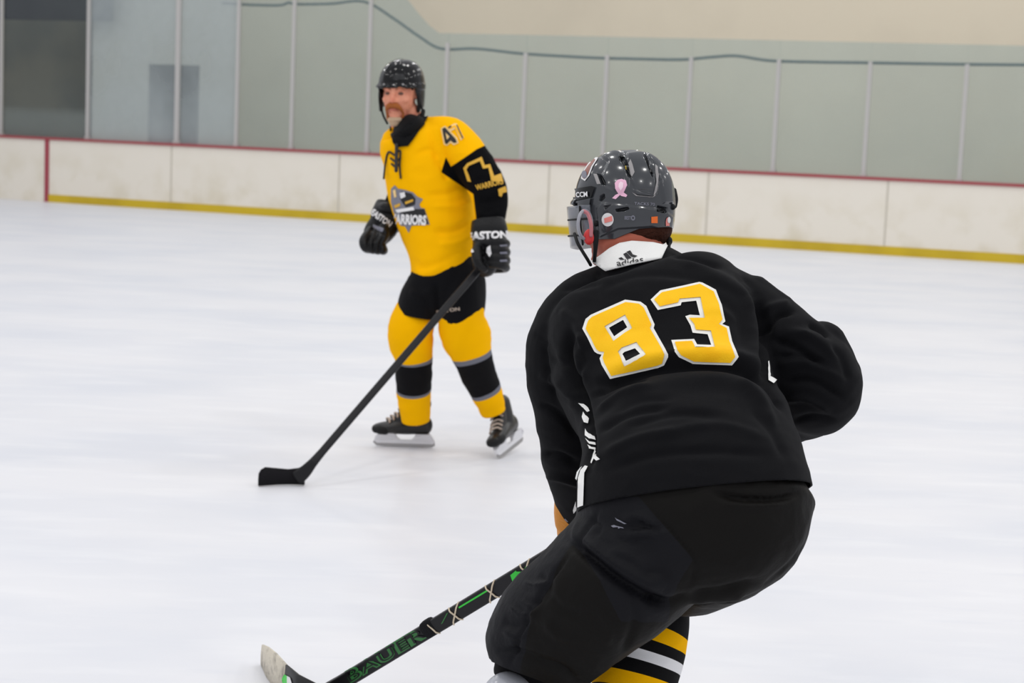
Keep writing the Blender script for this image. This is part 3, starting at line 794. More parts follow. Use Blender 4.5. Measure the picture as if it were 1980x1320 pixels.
# gloves
g = Soup()
g.ptube([(944, 428, D - .25, 33, .075), (946, 448, D - .26, 36, .08), (947, 466, D - .27, 32, .07)], ex=2.8, n=36, cap='flat')
g.ptube([(944, 462, D - .27, 30, .06), (944, 490, D - .28, 31, .06), (938, 512, D - .28, 24, .055)], ex=2.6)
for i, (y, r) in enumerate([(468, 9), (483, 9.5), (498, 9.5), (511, 8.5)]):
    g.ptube([(945, y - 2, D - .34, r), (966, y, D - .355, r + 1), (978, y + 3 + i, D - .31, r), (974, y + 6 + i, D - .25, r - 1), (955, y + 7 + i, D - .22, r - 1)], n=16)
g.ptube([(926, 470, D - .32, 10), (921, 490, D - .36, 10), (925, 510, D - .37, 9.5), (936, 520, D - .36, 8)], n=16)
for y in (455, 468): g.ptube([(922, y, D - .33, 6), (946, y, D - .355, 7), (968, y, D - .33, 6)], n=14)
gl = g.remesh('glove', M['glove_black'], far, voxel=.0042, smooth=1); gl['label'] = 'black glove with white lettering gripping the stick'
tg = bvh(gl)
ptext('glove_lettering', 'EASTON', 943, 455, 76, 15, 3, tg, M['print_white'], gl, off=.003, bold=.05, sub=2)
patch('glove_mark', [[(942, 479), (948, 474), (951, 490), (947, 497), (941, 488)]], tg, M['print_white'], gl, off=.003, step=3)
for y in (474, 488, 503): patch('finger_stripe', [[(966, y - 1), (979, y - 2), (980, y + 2), (967, y + 3)]], tg, M['print_grey'], gl, off=.003, step=3)
patch('glove_mark', [[(908, 484), (914, 481), (917, 487), (911, 490)]], tg, M['print_white'], gl, off=.003, step=3)
cuf = Soup(); cuf.ptube([(962, 395, D - .26, 9), (966, 412, D - .27, 9), (963, 424, D - .27, 6)], n=12); cuf.raw('wrist_pad', M['print_white'], gl)
g = Soup()
g.ptube([(757, 402, D + .10, 32, .07), (749, 422, D + .08, 33, .075), (744, 436, D + .07, 30, .07)], ex=2.8, n=32, cap='flat')
g.ptube([(735, 402, D + .06, 10), (745, 400, D + .0, 10), (760, 404, D + .0, 10)], n=14)
g.ptube([(742, 436, D + .06, 30, .055), (730, 452, D + .05, 28, .05), (724, 464, D + .05, 24, .045)], ex=2.5)
for i, (dx, dy) in enumerate([(0, 0), (11, 4), (22, 7), (33, 8)]):
    g.ptube([(716 + dx * .9, 446 + dy, D + .0 - i * .01, 9), (704 + dx, 464 + dy * .9, D - .05, 9.5), (706 + dx, 478 + dy * .6, D - .06, 9), (716 + dx * .8, 482 + dy * .2, D - .01, 8), (722 + dx * .5, 474, D + .03, 8)], n=16)
g.ptube([(742, 440, D - .03, 10), (741, 458, D - .06, 10), (732, 470, D - .07, 9)], n=16)
g2 = g.remesh('glove', M['glove_black'], far, voxel=.0042, smooth=1)
folds(g2, [([(721, 448), (712, 466), (714, 486)], 2.2, -.012), ([(731, 452), (723, 470), (724, 490)], 2.2, -.012), ([(741, 456), (734, 472), (734, 490)], 2.2, -.010), ([(716, 440), (732, 446), (752, 452)], 2.5, -.008), ([(722, 428), (740, 436), (760, 440)], 2.5, -.008)]); g2['label'] = 'black glove closed in a fist, no stick'
tg = bvh(g2)
ptext('glove_lettering', 'EASTON', 738, 422, 44, 13, -36, tg, M['print_white'], g2, off=.003, bold=.04)
patch('glove_mark', [[(722, 434), (742, 442), (740, 449), (720, 440)]], tg, M['print_grey'], g2, off=.003, step=3)

# stick of the far player
def blade_loft(S, pts, th, up=Vector((0, 0, 1))):
    """pts: (bottom point, height, lean vector); a curved hockey blade"""
    n = len(pts); V = []
    for i, (p, h) in enumerate(pts):
        T = (pts[min(i + 1, n - 1)][0] - pts[max(i - 1, 0)][0]).normalized(); k = T.cross(up).normalized() * th / 2
        V += [p - k, p + k, p + up * h * .5 + k * 1.1, p + up * h + k * .6, p + up * h - k * .6, p + up * h * .5 - k * 1.1]
    Fc = []
    for i in range(n - 1):
        for j in range(6): Fc.append((i * 6 + j, i * 6 + (j + 1) % 6, i * 6 + 6 + (j + 1) % 6, i * 6 + 6 + j))
    Fc += [tuple(range(6))[::-1], tuple(range((n - 1) * 6, n * 6))]
    S.add(V, Fc); return S
st = root('hockey_stick', ground(540, 942), 'plain black hockey stick with black taped blade, gripped by the person in yellow', 'stick')
hd = ground(600, 925, .02); top = P(941, 503, D - .285)
hd = ground(585, 933, .015)
d0_ = (hd - CPOS).dot(VIEW)
S = Soup(); dirn = (top - P(606, 893, d0_ - .0)).normalized()
base = P(606, 893, d0_)
pts = [base, base + (top - base) * .5, top, top + dirn * .10]
S.tube(pts, .0160, .0125, ex=4, n=24, sub=3); S.raw('shaft', M['stick_carbon'], st)
S = Soup()
tipb = ground(500, 941); heelb = ground(578, 941)
S.tube([base + dirn * .06, base, P(590, 911, d0_), P(575, 924, d0_)], [.0160, .019, .026, .03], [.0125, .012, .010, .008], ex=3, n=20); S.raw('heel', M['stick_black'], st)
S = Soup(); dv = heelb - tipb
bp_ = [(tipb + dv * t + Vector((0, .035 * math.sin(t * 2.2), 0.004)), hh) for t, hh in ((0, .050), (.05, .066), (.15, .075), (.4, .068), (.7, .062), (.95, .068), (1.12, .082))]
blade_loft(S, bp_, .012); S.raw('stick_blade', M['tape_black'], st)

# ------------------------------------------------------------------ the player seen from behind (number 83)
DN = 3.45
near = root('person', ground(1180, 1700), 'crouching person seen from behind in black jersey 83, grey helmet and black hockey pants', 'person')
nf = frame((-.77, .64, -.10), (0.03, 0, 1))
NHC = P(1207, 393, 3.86)
bs = Soup(); Ln = head_soup(bs, nf, NHC + nf @ Vector((0, -.003, -.018)), .95)
bs.ptube([(1207, 425, 3.86, 64), (1218, 470, 3.84, 67), (1230, 520, 3.82, 60), (1255, 610, 3.78, 130, .09), (1290, 740, 3.68, 140, .09), (1335, 880, 3.57, 130, .09), (1345, 960, 3.50, 130, .09)])
bs.ptube([(1130, 600, 3.80, 50), (1095, 700, 3.83, 48), (1100, 850, 3.89, 36), (1106, 960, 3.99, 22), (1110, 1030, 4.07, 20)])
bs.ptube([(1400, 605, 3.78, 42), (1510, 670, 3.72, 46), (1600, 740, 3.74, 42), (1500, 800, 3.92, 34), (1390, 862, 4.02, 28), (1350, 885, 4.02, 24)])
bs.ptube([(1290, 1050, 3.44, 80), (1160, 1150, 3.50, 76), (1035, 1235, 3.58, 60), (1000, 1400, 3.52, 50), (985, 1600, 3.46, 40), (985, 1650, 3.45, 36)])
bs.ptube([(1395, 1010, 3.50, 70), (1340, 1075, 3.64, 46), (1280, 1150, 3.74, 44), (1225, 1330, 3.66, 50), (1180, 1560, 3.55, 38), (1170, 1620, 3.53, 36)])
body = bs.remesh('body', [M['skin_red']], near, voxel=.006, smooth=2)

# jersey
js = Soup()
js.ptube([(1236, 524, 3.83, 88, .085), (1244, 546, 3.83, 128, .11), (1258, 584, 3.81, 182, .15), (1268, 640, 3.77, 212, .175), (1284, 710, 3.71, 212, .18),
          (1310, 790, 3.63, 196, .175), (1332, 870, 3.55, 206, .185), (1341, 950, 3.47, 224, .195), (1350, 1030, 3.43, 226, .195)], ex=2.35, n=72, cap='flat')
js.ptube([(1224, 500, 3.83, 74, .097), (1232, 525, 3.83, 98, .119), (1240, 550, 3.83, 126, .13)], n=56, cap='flat')
js.ptube([(1178, 554, 3.82, 46), (1126, 597, 3.81, 65), (1100, 652, 3.81, 76), (1091, 720, 3.82, 73), (1098, 790, 3.84, 66), (1106, 850, 3.87, 62), (1110, 905, 3.91, 60), (1112, 950, 3.96, 46), (1110, 985, 4.0, 36)])
js.ptube([(1330, 548, 3.82, 52), (1390, 575, 3.78, 66), (1452, 620, 3.75, 78), (1512, 672, 3.72, 82), (1560, 718, 3.71, 90), (1576, 752, 3.73, 90), (1560, 778, 3.80, 70), (1490, 815, 3.92, 55), (1420, 850, 4.0, 46), (1385, 868, 4.03, 40)], n=40)
js.ptube([(1455, 572, 3.75, 40), (1508, 596, 3.72, 28)], n=20)
js.ptube([(1590, 665, 3.72, 45), (1626, 735, 3.73, 43), (1600, 790, 3.77, 38), (1560, 806, 3.82, 36)], n=20)
jer = js.remesh('jersey', [M['black_knit'], M['white_rib']], near, voxel=.0052, smooth=4)
cut(jer, P(1113, 990, 3.45), P(1563, 943, 3.47), P(1330, 1010, 3.85), True, thick=.004)
wrinkle(jer, .0045, 5.5, (1.0, 1, 1.7), 7)
wrinkle(jer, .0018, 14, (1.0, 1, 1.6), 17)
folds(jer, [
    # the shoulder pads overhang the small of the back
    ([(1150, 745), (1185, 735), (1260, 712), (1350, 703), (1430, 712), (1495, 745)], 10, -.023),
    ([(1150, 722), (1260, 692), (1350, 684), (1430, 692), (1500, 722)], 13, .014),
    ([(1180, 770), (1280, 745), (1400, 735), (1500, 790)], 16, .009),
    ([(1440, 710), (1480, 740), (1520, 800)], 7, -.016), ([(1420, 735), (1465, 770), (1500, 830)], 10, .010),
    # left sleeve against the torso
    ([(1105, 630), (1095, 680), (1108, 730), (1128, 780), (1140, 850), (1140, 910)], 8, -.030),
    ([(1130, 640), (1122, 690), (1135, 740)], 10, .012), ([(1100, 640), (1130, 700), (1105, 760)], 6, -.009),
    ([(1140, 770), (1200, 740), (1260, 730)], 6, -.012), ([(1150, 800), (1200, 765), (1270, 750)], 6, .008), ([(1150, 840), (1215, 800), (1300, 785)], 7, -.009),
    ([(1160, 880), (1240, 845), (1330, 830)], 9, .008), ([(1200, 830), (1300, 800), (1400, 805)], 8, -.006), ([(1160, 915), (1260, 880), (1380, 872), (1500, 880)], 10, -.007),
    ([(1040, 780), (1080, 800), (1120, 850)], 7, -.010), ([(1040, 720), (1085, 745), (1120, 800)], 9, .009), ([(1045, 880), (1080, 880), (1120, 900)], 7, -.012), ([(1050, 920), (1085, 925), (1130, 940)], 6, .009),
    ([(1030, 640), (1065, 680), (1060, 740)], 8, -.007),
    # right shoulder and sleeve
    ([(1462, 575), (1478, 630), (1478, 690), (1490, 740)], 9, -.028), ([(1440, 570), (1455, 630), (1462, 700)], 11, .009),
    ([(1538, 602), (1510, 606), (1490, 625), (1482, 655)], 6, -.017), ([(1530, 585), (1500, 590), (1470, 600)], 7, .007), ([(1490, 655), (1540, 672), (1605, 715)], 7, -.014),
    ([(1510, 640), (1570, 650), (1620, 680)], 10, .009), ([(1500, 710), (1560, 700), (1640, 740)], 8, .008), ([(1510, 740), (1570, 735), (1640, 775)], 7, -.012), ([(1515, 775), (1560, 772), (1610, 800)], 6, .008),
    ([(1530, 815), (1570, 805), (1620, 812)], 6, -.008), ([(1560, 625), (1590, 640), (1600, 655)], 6, -.012),
    # upper back
    ([(1300, 500), (1360, 520), (1430, 560), (1460, 610)], 10, .008), ([(1160, 560), (1230, 530), (1330, 535), (1400, 560)], 8, -.006), ([(1290, 490), (1350, 505), (1400, 520)], 6, -.008),
    ([(1080, 600), (1110, 620), (1140, 680)], 10, .007), ([(1350, 560), (1420, 600), (1440, 680)], 10, -.005),
    ([(1045, 670), (1070, 700), (1100, 705)], 6, -.006), ([(1060, 740), (1090, 770), (1125, 775)], 6, -.007), ([(1500, 690), (1545, 688), (1600, 700)], 6, -.007), ([(1600, 660), (1630, 700), (1640, 740)], 7, -.006),
    ([(1540, 640), (1575, 660), (1630, 700)], 6, .006), ([(1180, 800), (1240, 775), (1310, 770)], 6, -.005), ([(1300, 830), (1400, 822), (1490, 850)], 9, .005), ([(1450, 790), (1490, 830), (1520, 890)], 8, -.006),
    ([(1330, 610), (1390, 600), (1430, 625)], 7, .003), ([(1160, 650), (1200, 640), (1250, 640)], 7, -.003), ([(1080, 560), (1120, 555), (1170, 545)], 6, -.005), ([(1420, 530), (1450, 560), (1458, 600)], 7, -.006),
])
tj = bvh(jer)
def dec(name, rings, m, off=.002, step=6, tree=None, par=None, **k):
    if not isinstance(rings[0][0], (tuple, list)): rings = [rings]
    return patch(name, rings, tree or tj, M[m], par or jer, off=off, step=step, **k)
# number 8
o8 = [(1126, 636), (1133, 617), (1143, 609), (1209, 580), (1239, 584), (1250, 592), (1266, 628), (1264, 635), (1292, 685), (1292, 690), (1284, 706), (1272, 711), (1180, 732), (1164, 706), (1160, 693), (1164, 686), (1156, 684), (1150, 680)]
h8a = [(1172, 632), (1207, 612), (1219, 634), (1187, 657)]
h8b = [(1198, 682), (1203, 677), (1229, 668), (1246, 686), (1209, 704)]
i8 = [(1133, 637), (1139, 621), (1146, 614), (1210, 586), (1236, 589), (1245, 596), (1260, 629), (1257, 636), (1285, 685), (1280, 702), (1270, 706), (1183, 726), (1170, 703), (1167, 693), (1170, 681), (1160, 680), (1155, 676)]
h8ai = [(1171, 632), (1209, 611), (1223, 634), (1186, 661)]
h8bi = [(1196, 681), (1203, 673), (1232, 664), (1249, 685), (1209, 708)]
h8a_o = [(1178, 634), (1205, 619), (1213, 633), (1188, 651)]
h8b_o = [(1204, 685), (1208, 681), (1228, 674), (1238, 685), (1211, 698)]
i8h1 = [(1170, 632), (1209, 610), (1223, 635), (1187, 661)]
i8h2 = [(1196, 681), (1203, 673), (1231, 663), (1249, 686), (1208, 708)]
dec('number_edge', [o8, h8a_o, h8b_o], 'white_twill', .0016)
dec('number', [i8, i8h1, i8h2], 'yellow_twill', .0036)
o3 = [(1258, 580), (1277, 562), (1352, 546), (1358, 547), (1384, 561), (1395, 590), (1402, 622), (1396, 627), (1409, 632), (1415, 660), (1428, 690), (1415, 706), (1340, 703), (1313, 690), (1305, 680), (1298, 658), (1342, 656), (1348, 667), (1375, 668), (1368, 647), (1339, 644), (1335, 630), (1325, 612), (1334, 609), (1353, 610), (1346, 582), (1318, 585), (1316, 591), (1272, 600)]
i3 = [(1265, 581), (1280, 567), (1352, 551), (1379, 565), (1389, 590), (1396, 619), (1389, 628), (1404, 636), (1409, 661), (1421, 690), (1412, 701), (1342, 698), (1317, 686), (1310, 678), (1305, 663), (1338, 661), (1344, 673), (1382, 673), (1374, 641), (1345, 639), (1342, 628), (1332, 616), (1362, 616), (1354, 576), (1314, 579), (1311, 586), (1276, 594)]
dec('number_edge', o3, 'white_twill', .0016)
dec('number', i3, 'yellow_twill', .0036)
# collar
ck = [(1145, 505), (1160, 496), (1180, 481), (1199, 471), (1222, 467), (1262, 470), (1290, 477), (1285, 488), (1279, 501), (1225, 512), (1172, 525)]
fm = Soup(); fm.ptube([(1212, 455, 3.83, 80, .075), (1217, 470, 3.83, 82, .080), (1224, 500, 3.83, 92, .104), (1232, 525, 3.83, 112, .128), (1240, 550, 3.83, 140, .14)], n=64, cap='flat')
ftree = BVHTree.FromPolygons([tuple(v) for v in fm.V], fm.F)
colr = dec('collar', ck, 'white_rib', .001, thick=.003, tree=ftree); colr['label'] = 'white collar with black lettering'
tc_ = bvh(colr)
lg = [([(1197, 501), (1203, 499), (1209, 504), (1201, 504)]), ([(1206, 493), (1212, 490), (1222, 501), (1213, 503)]), ([(1212, 489), (1219, 486), (1224, 494), (1233, 497), (1227, 500), (1221, 498)])]
for q in lg: patch('logo_bar', [q], tc_, M['print_black'], colr, off=.0045, step=3)
ptext('collar_lettering', 'adidas', 1219, 507, 50, 12, 8, tc_, M['print_black'], colr, off=.0055, bold=.01, curve=2)
# white side stripes, bunched in the fold and straight at the hem
for q in ([(1120, 780), (1130, 782), (1139, 790), (1141, 797), (1137, 799), (1130, 790)], [(1130, 797), (1134, 805), (1140, 811), (1139, 820), (1131, 817), (1128, 807)],
          [(1134, 830), (1139, 840), (1151, 846), (1153, 853), (1141, 850), (1134, 843)], [(1134, 848), (1141, 856), (1153, 858), (1153, 863), (1140, 861)], [(1137, 862), (1144, 867), (1152, 868), (1152, 872), (1140, 870)],
          [(1150, 871), (1156, 882), (1163, 888), (1156, 891), (1149, 889), (1146, 898), (1144, 896), (1147, 880)],
          [(1134, 901), (1139, 903), (1133, 915), (1131, 977), (1120, 981), (1121, 925), (1126, 909)], [(1119, 913), (1125, 905), (1129, 902), (1123, 912), (1118, 930), (1117, 965), (1114, 984), (1109, 990), (1108, 984), (1113, 966), (1115, 930)],
          [(1482, 700), (1484, 698), (1489, 730), (1499, 735), (1494, 743), (1486, 738)]):
    dec('side_stripe', q, 'white_rib', .004, 4)

# pants
ps = Soup()
ps.ptube([(1345, 930, 3.49, 205, .16), (1344, 975, 3.47, 226, .20), (1345, 1005, 3.46, 220, .20), (1348, 1034, 3.47, 206, .185), (1350, 1060, 3.49, 165, .15), (1350, 1082, 3.51, 100, .09)], ex=2.3, n=60, cap='flat')
ps.ptube([(1440, 1022, 3.45, 114, .13), (1392, 1060, 3.50, 106, .12), (1340, 1090, 3.60, 94, .11), (1305, 1105, 3.68, 84, .10)], n=48)
ps.ptube([(1275, 1035, 3.45, 142, .17), (1207, 1100, 3.45, 134, .165), (1126, 1170, 3.49, 124, .15), (1062, 1225, 3.54, 118, .14), (1045, 1262, 3.57, 104, .13), (1030, 1300, 3.56, 88, .12)], n=56, ex=2.2)
pan = ps.remesh('hockey_pants', [M['pants_knit'], M['nylon']], near, voxel=.0058, smooth=5)
bm = bmesh.new(); bm.from_mesh(pan.data)
a_, b_, c_ = P(955, 1278, 3.5), P(1145, 1345, 3.5), P(1040, 1290, 3.75)
bmesh.ops.bisect_plane(bm, geom=bm.verts[:] + bm.edges[:] + bm.faces[:], plane_co=a_, plane_no=(b_ - a_).cross(c_ - a_).normalized() * (1 if (b_ - a_).cross(c_ - a_).z > 0 else -1), clear_inner=True)
bm.to_mesh(pan.data); bm.free()
set_panel(pan, sdist(proj(getv(pan))[0], [(1100, 960), (1235, 960), (1340, 1080), (1310, 1130), (1290, 1200), (1200, 1200), (1160, 1120), (1105, 1050), (1030, 1180), (1000, 1330), (900, 1330), (900, 1150), (1080, 1030)])); pan.data.materials[0] = two_tone('pants_cloth', (13, 11, 9), (18, 18, 22), rough=.62, spec=.13, bump=(90, .12))
wrinkle(pan, .006, 5.5, (1.2, 1, 1.2), 23); wrinkle(pan, .0016, 22, (1, 1, 1), 41)
folds(pan, [
    ([(1100, 1045), (1140, 1075), (1200, 1125), (1260, 1160), (1300, 1170)], 10, -.026), ([(1120, 1040), (1165, 1075), (1230, 1115), (1290, 1140)], 13, .012),
    ([(1160, 985), (1125, 1035), (1115, 1060)], 4, -.008), ([(1105, 1065), (1050, 1140), (1005, 1230), (985, 1290)], 4, -.008),
    ([(1240, 970), (1310, 1040), (1345, 1090), (1330, 1140)], 4, -.005), ([(1375, 950), (1430, 962), (1500, 965), (1550, 950)], 6, -.012), ([(1400, 975), (1450, 978), (1530, 972)], 7, .005),
    ([(1565, 1040), (1530, 1090), (1470, 1140)], 6, -.006), ([(1330, 1150), (1400, 1142), (1470, 1120)], 8, -.010), ([(1330, 1165), (1400, 1165), (1440, 1150)], 9, .006),
    ([(1225, 1140), (1228, 1200), (1200, 1270)], 8, -.008), ([(1245, 1165), (1290, 1165), (1330, 1150)], 7, -.010), ([(1200, 1005), (1240, 1000), (1270, 1030)], 7, .007), ([(1210, 1035), (1250, 1030), (1300, 1035)], 7, .008), ([(1205, 1020), (1250, 1018), (1280, 1025)], 5, -.008),
    ([(955, 1255), (1010, 1262), (1080, 1290), (1120, 1320)], 7, -.012), ([(1000, 1150), (1030, 1180), (1010, 1230)], 9, .006), ([(1040, 1110), (1060, 1130), (1050, 1170)], 8, -.006),
    ([(970, 1200), (1000, 1210), (1040, 1200)], 9, -.006),
    ([(1010, 1125), (1035, 1132), (1065, 1120)], 5, .005), ([(1000, 1150), (1028, 1165), (1050, 1160)], 5, -.005), ([(985, 1170), (1010, 1190), (1040, 1180)], 5, .005), ([(968, 1215), (1000, 1232), (1020, 1225)], 5, .005),
    ([(1120, 1000), (1110, 1030), (1115, 1055)], 5, .004), ([(1140, 1005), (1160, 1015), (1150, 1040)], 5, -.005), ([(1175, 1060), (1220, 1075), (1250, 1100)], 7, .005), ([(1215, 1000), (1250, 1015), (1290, 1045)], 5, -.006), ([(1195, 1035), (1210, 1048), (1245, 1050)], 5, -.005),
    ([(1240, 1110), (1275, 1105), (1300, 1120)], 7, -.005), ([(1060, 1150), (1090, 1180), (1130, 1190)], 8, -.005), ([(1050, 1200), (1080, 1230), (1120, 1240)], 9, .005), ([(1160, 1180), (1180, 1215), (1170, 1250)], 8, .005), ([(1000, 1262), (1050, 1275), (1090, 1300)], 5, .006),
])
tp = bvh(pan)
for q in ([(1182, 1017), (1188, 1015), (1205, 1019), (1207, 1022), (1195, 1019), (1186, 1020)], [(1190, 1000), (1194, 1003), (1212, 1011), (1208, 1012), (1194, 1006)], [(1196, 1018), (1200, 1021), (1196, 1022)]):
    patch('tear_mark', [q], tp, M['print_grey'], pan, off=.002, step=3)
# dark liner showing under the left pant leg, shin pad, socks
S = Soup(); S.ptube([(1050, 1230, 3.57, 96), (1036, 1275, 3.57, 88), (1024, 1300, 3.56, 74), (1018, 1318, 3.56, 66)], n=40, cap='open')
ln = S.remesh('knee_liner', M['sock_black'], near, voxel=.006, smooth=3) if False else S.raw('knee_liner', M['sock_black'], near)
wrinkle(ln, .005, 10, (1, 1, 2), 3)
S = Soup(); S.ell(P(984, 1352, 3.50), (.056, .05, .056)); S.ptube([(984, 1370, 3.50, 50), (980, 1430, 3.53, 46), (978, 1490, 3.53, 38)], n=28)
S.raw('shin_pad', M['shin'], near)
S = Soup()
ns1 = sock('sock', [(1016, 1345, 3.56, 62), (1000, 1400, 3.52, 70), (992, 1480, 3.49, 62), (985, 1560, 3.46, 50), (985, 1640, 3.45, 46)], [(0, 'b'), (.3, 'y'), (.4, 'b'), (.5, 'w'), (.6, 'b'), (.7, 'y'), (.8, 'b')], near, seed=2, amp=.002)
ns2 = sock('sock', [(1266, 1172, 3.72, 66), (1256, 1205, 3.70, 74), (1243, 1250, 3.685, 80), (1230, 1300, 3.67, 79), (1216, 1360, 3.65, 74), (1196, 1450, 3.61, 62), (1180, 1550, 3.56, 50), (1172, 1640, 3.54, 46)],
           [(0, 'b'), (.184, 'y'), (.265, 'b'), (.328, 'w'), (.388, 'b'), (.455, 'y'), (.53, 'b')], near, sub=24, n=56, seed=9, amp=.002)
tk = bvh(ns2)
patch('sock_lettering', [[(1249, 1222), (1256, 1219), (1264, 1222), (1263, 1233), (1257, 1238), (1251, 1234)], [(1252, 1224), (1257, 1222), (1261, 1224), (1260, 1232), (1257, 1235), (1253, 1232)]], tk, M['print_black'], ns2, off=.003, step=3)
S = Soup(); S.ptube([(1300, 1175, 3.74, 24), (1306, 1200, 3.74, 22), (1308, 1225, 3.74, 18)], n=20); S.raw('knee_guard', M['shin'], near)
hn = ground(1010, 1740); skate(near, hn + Vector((-.16, .23, 0)), hn, (-.05, -.02, 1), 0)
hn = ground(1195, 1700); skate(near, hn + Vector((-.18, .215, 0)), hn, (.15, .05, 1), 0)

# left glove, mostly hidden by sleeve and pants
gA = P(1098, 1018, 4.03)
g = Soup()
g.ptube([(1108, 948, 3.96, 34), (1104, 985, 4.0, 33), (1102, 1005, 4.02, 30)], n=30, ex=2.5)
g.ptube([(1106, 1000, 4.02, 28, .04), (1107, 1030, 4.06, 30, .045), (1112, 1052, 4.08, 26, .04)], ex=2.5)
for i in range(4):
    x0 = 1093 + i * 2; y0 = 1004 + i * 12.5
    g.ptube([(x0 + 18, y0, 4.0, 6.5), (x0, y0 + 2, 4.0, 7.5), (x0 - 4, y0 + 6, 4.06, 7.5), (x0 + 6, y0 + 12, 4.12, 7), (x0 + 20, y0 + 12, 4.12, 6.5)], n=14)
g.ptube([(1116, 1000, 3.98, 8), (1124, 1020, 3.98, 8), (1120, 1040, 4.02, 7)], n=14)
gl = g.remesh('glove', M['glove_amber'], near, voxel=.004, smooth=1); gl['label'] = 'amber leather glove of the left hand'
tg = bvh(gl)
patch('glove_mark', [[(1091, 1003), (1098, 996), (1107, 996), (1104, 1004), (1097, 1008)]], tg, M['print_grey'], gl, off=.002, step=3)
g = Soup()
g.ptube([(1400, 862, 4.02, 38), (1372, 872, 4.03, 40), (1350, 880, 4.03, 36)], n=30, ex=2.5)
g.ptube([(1356, 878, 4.03, 34), (1325, 895, 4.02, 36), (1300, 905, 4.0, 30)], n=30)
for i in range(4):
    x0 = 1335 - i * 15; y0 = 880 + i * 8
    g.ptube([(x0, y0 - 24, 4.02, 8), (x0 - 4, y0 - 32, 3.98, 8.5), (x0 - 8, y0 - 20, 3.93, 8.5), (x0 - 8, y0, 3.92, 8), (x0 - 4, y0 + 14, 3.95, 7)], n=14)
g.ptube([(1340, 905, 4.0, 9), (1318, 925, 3.96, 9), (1300, 925, 3.94, 8)], n=14)
gr = g.remesh('glove', M['glove_amber'], near, voxel=.0045, smooth=1)

# helmet
def zl_near(az):
    a = abs((az + math.pi) % (2 * math.pi) - math.pi)       # 0 = front, pi = back
    if a < .9: return .005
    if a < 1.3: return .005 - (a - .9) / .4 * .085
    if a < 1.9: return -.080
    if a < 2.4: return -.080 + (a - 1.9) / .5 * .020
    return -.060 + (a - 2.4) / .74 * .004
def rgn(az, t):
    a = (az + math.pi) % (2 * math.pi) - math.pi
    v = .012 * math.cos(4 * a) * math.sin(min(t / .7, 1) * math.pi)
    return v
hcn = P(1208, 392, 3.86)
hel = helmet_shell('helmet', nf, hcn, .097, .117, .116, zl_near, [M['helmet_grey'], M['helmet_dark'], M['helmet_edge']], near, nu=560, nv=260, ridge=rgn, ex=2.3)
R1 = [(1196, 520 - 0), (1196, 520)]
def em(poly, h, fall=4, mi=None): emboss(hel, poly, h, fall, mi)
# raised ridges
em([(1160, 300), (1185, 288), (1203, 296), (1212, 330), (1214, 362), (1200, 372), (1172, 360), (1166, 340), (1178, 312)], .005, 9)
em([(1214, 296), (1246, 292), (1258, 318), (1266, 345), (1268, 366), (1230, 366), (1220, 348), (1210, 316)], .0035, 7)
em([(1246, 296), (1262, 290), (1284, 310), (1298, 350), (1300, 392), (1282, 392), (1276, 350), (1262, 318)], .005, 7)
em([(1155, 402), (1165, 392), (1220, 398), (1285, 406), (1302, 420), (1298, 452), (1260, 438), (1196, 442), (1160, 458)], .003, 6)
em([(1224, 366), (1268, 378), (1272, 368), (1276, 340), (1272, 376), (1262, 380), (1232, 376)], .003, 3, None)
# recessed vents
em([(1199, 298), (1205, 300), (1213, 318), (1207, 320), (1201, 310)], -.009, 5, 1)
em([(1209, 322), (1217, 326), (1220, 344), (1216, 340)], -.008, 5, 1)
em([(1155, 337), (1161, 338), (1169, 352), (1170, 357), (1163, 356)], -.009, 5, 1)
em([(1246, 300), (1254, 306), (1264, 334), (1262, 341), (1256, 326)], -.008, 5, 1)
em([(1160, 380), (1168, 375), (1169, 382), (1163, 388), (1158, 388)], -.010, 3, 1)
em([(1190, 405), (1214, 400), (1216, 404), (1205, 408), (1192, 409)], -.010, 3, 1)
em([(1272, 398), (1290, 402), (1288, 412), (1270, 408)], -.010, 3, 1)
em([(1168, 400), (1182, 395), (1178, 398), (1170, 405)], -.006, 3, None)
md = hel.modifiers.new('t', 'SOLIDIFY'); md.thickness = .010; md.offset = -1
th = bvh(hel)
def hd_(name, rings, m, off=.0015, step=3): return patch(name, rings if isinstance(rings[0][0], (tuple, list)) else [rings], th, M[m], hel, off=off, step=step)
hd_('vent_edge', [(1215, 316), (1219, 308), (1223, 318), (1227, 333), (1222, 342), (1218, 328)], 'helmet_edge')
hd_('vent_edge', [(1267, 318), (1271, 322), (1274, 340), (1269, 372), (1263, 378), (1268, 352)], 'helmet_edge')
hd_('vent_edge', [(1148, 336), (1154, 337), (1161, 356), (1155, 356)], 'helmet_edge')
hd_('vent_liner', [(1208, 321), (1211, 321), (1212, 328), (1209, 328)], 'kick_yellow')
hd_('vent_edge', [(1222, 372), (1232, 377), (1262, 379), (1268, 376), (1262, 381), (1230, 379)], 'helmet_edge')
# ribbon
rib = hd_('ribbon_sticker', [[(1184, 383), (1190, 377), (1196, 374), (1190, 364), (1189, 354), (1194, 348), (1202, 346), (1210, 349), (1212, 358), (1208, 367), (1206, 372), (1213, 377), (1211, 381), (1202, 379), (1199, 377), (1191, 385)]], 'pink', .0015)
hd_('ribbon_loop', [(1197, 355), (1201, 351), (1206, 354), (1205, 362), (1200, 368), (1196, 361)], 'pink_light', .0025)
def circ(x, y, a, b, n=22): return [(x + a * math.cos(2 * math.pi * i / n), y + b * math.sin(2 * math.pi * i / n)) for i in range(n)]
hd_('round_sticker', circ(1175.5, 424.5, 11.5, 13), 'print_white', .0015)
hd_('sticker_bar', [(1169, 422), (1184, 417), (1185, 427), (1170, 431)], 'salmon', .0025)
hd_('square_sticker', [(1259, 419), (1271, 418), (1271, 431), (1259, 431)], 'orange', .0015)
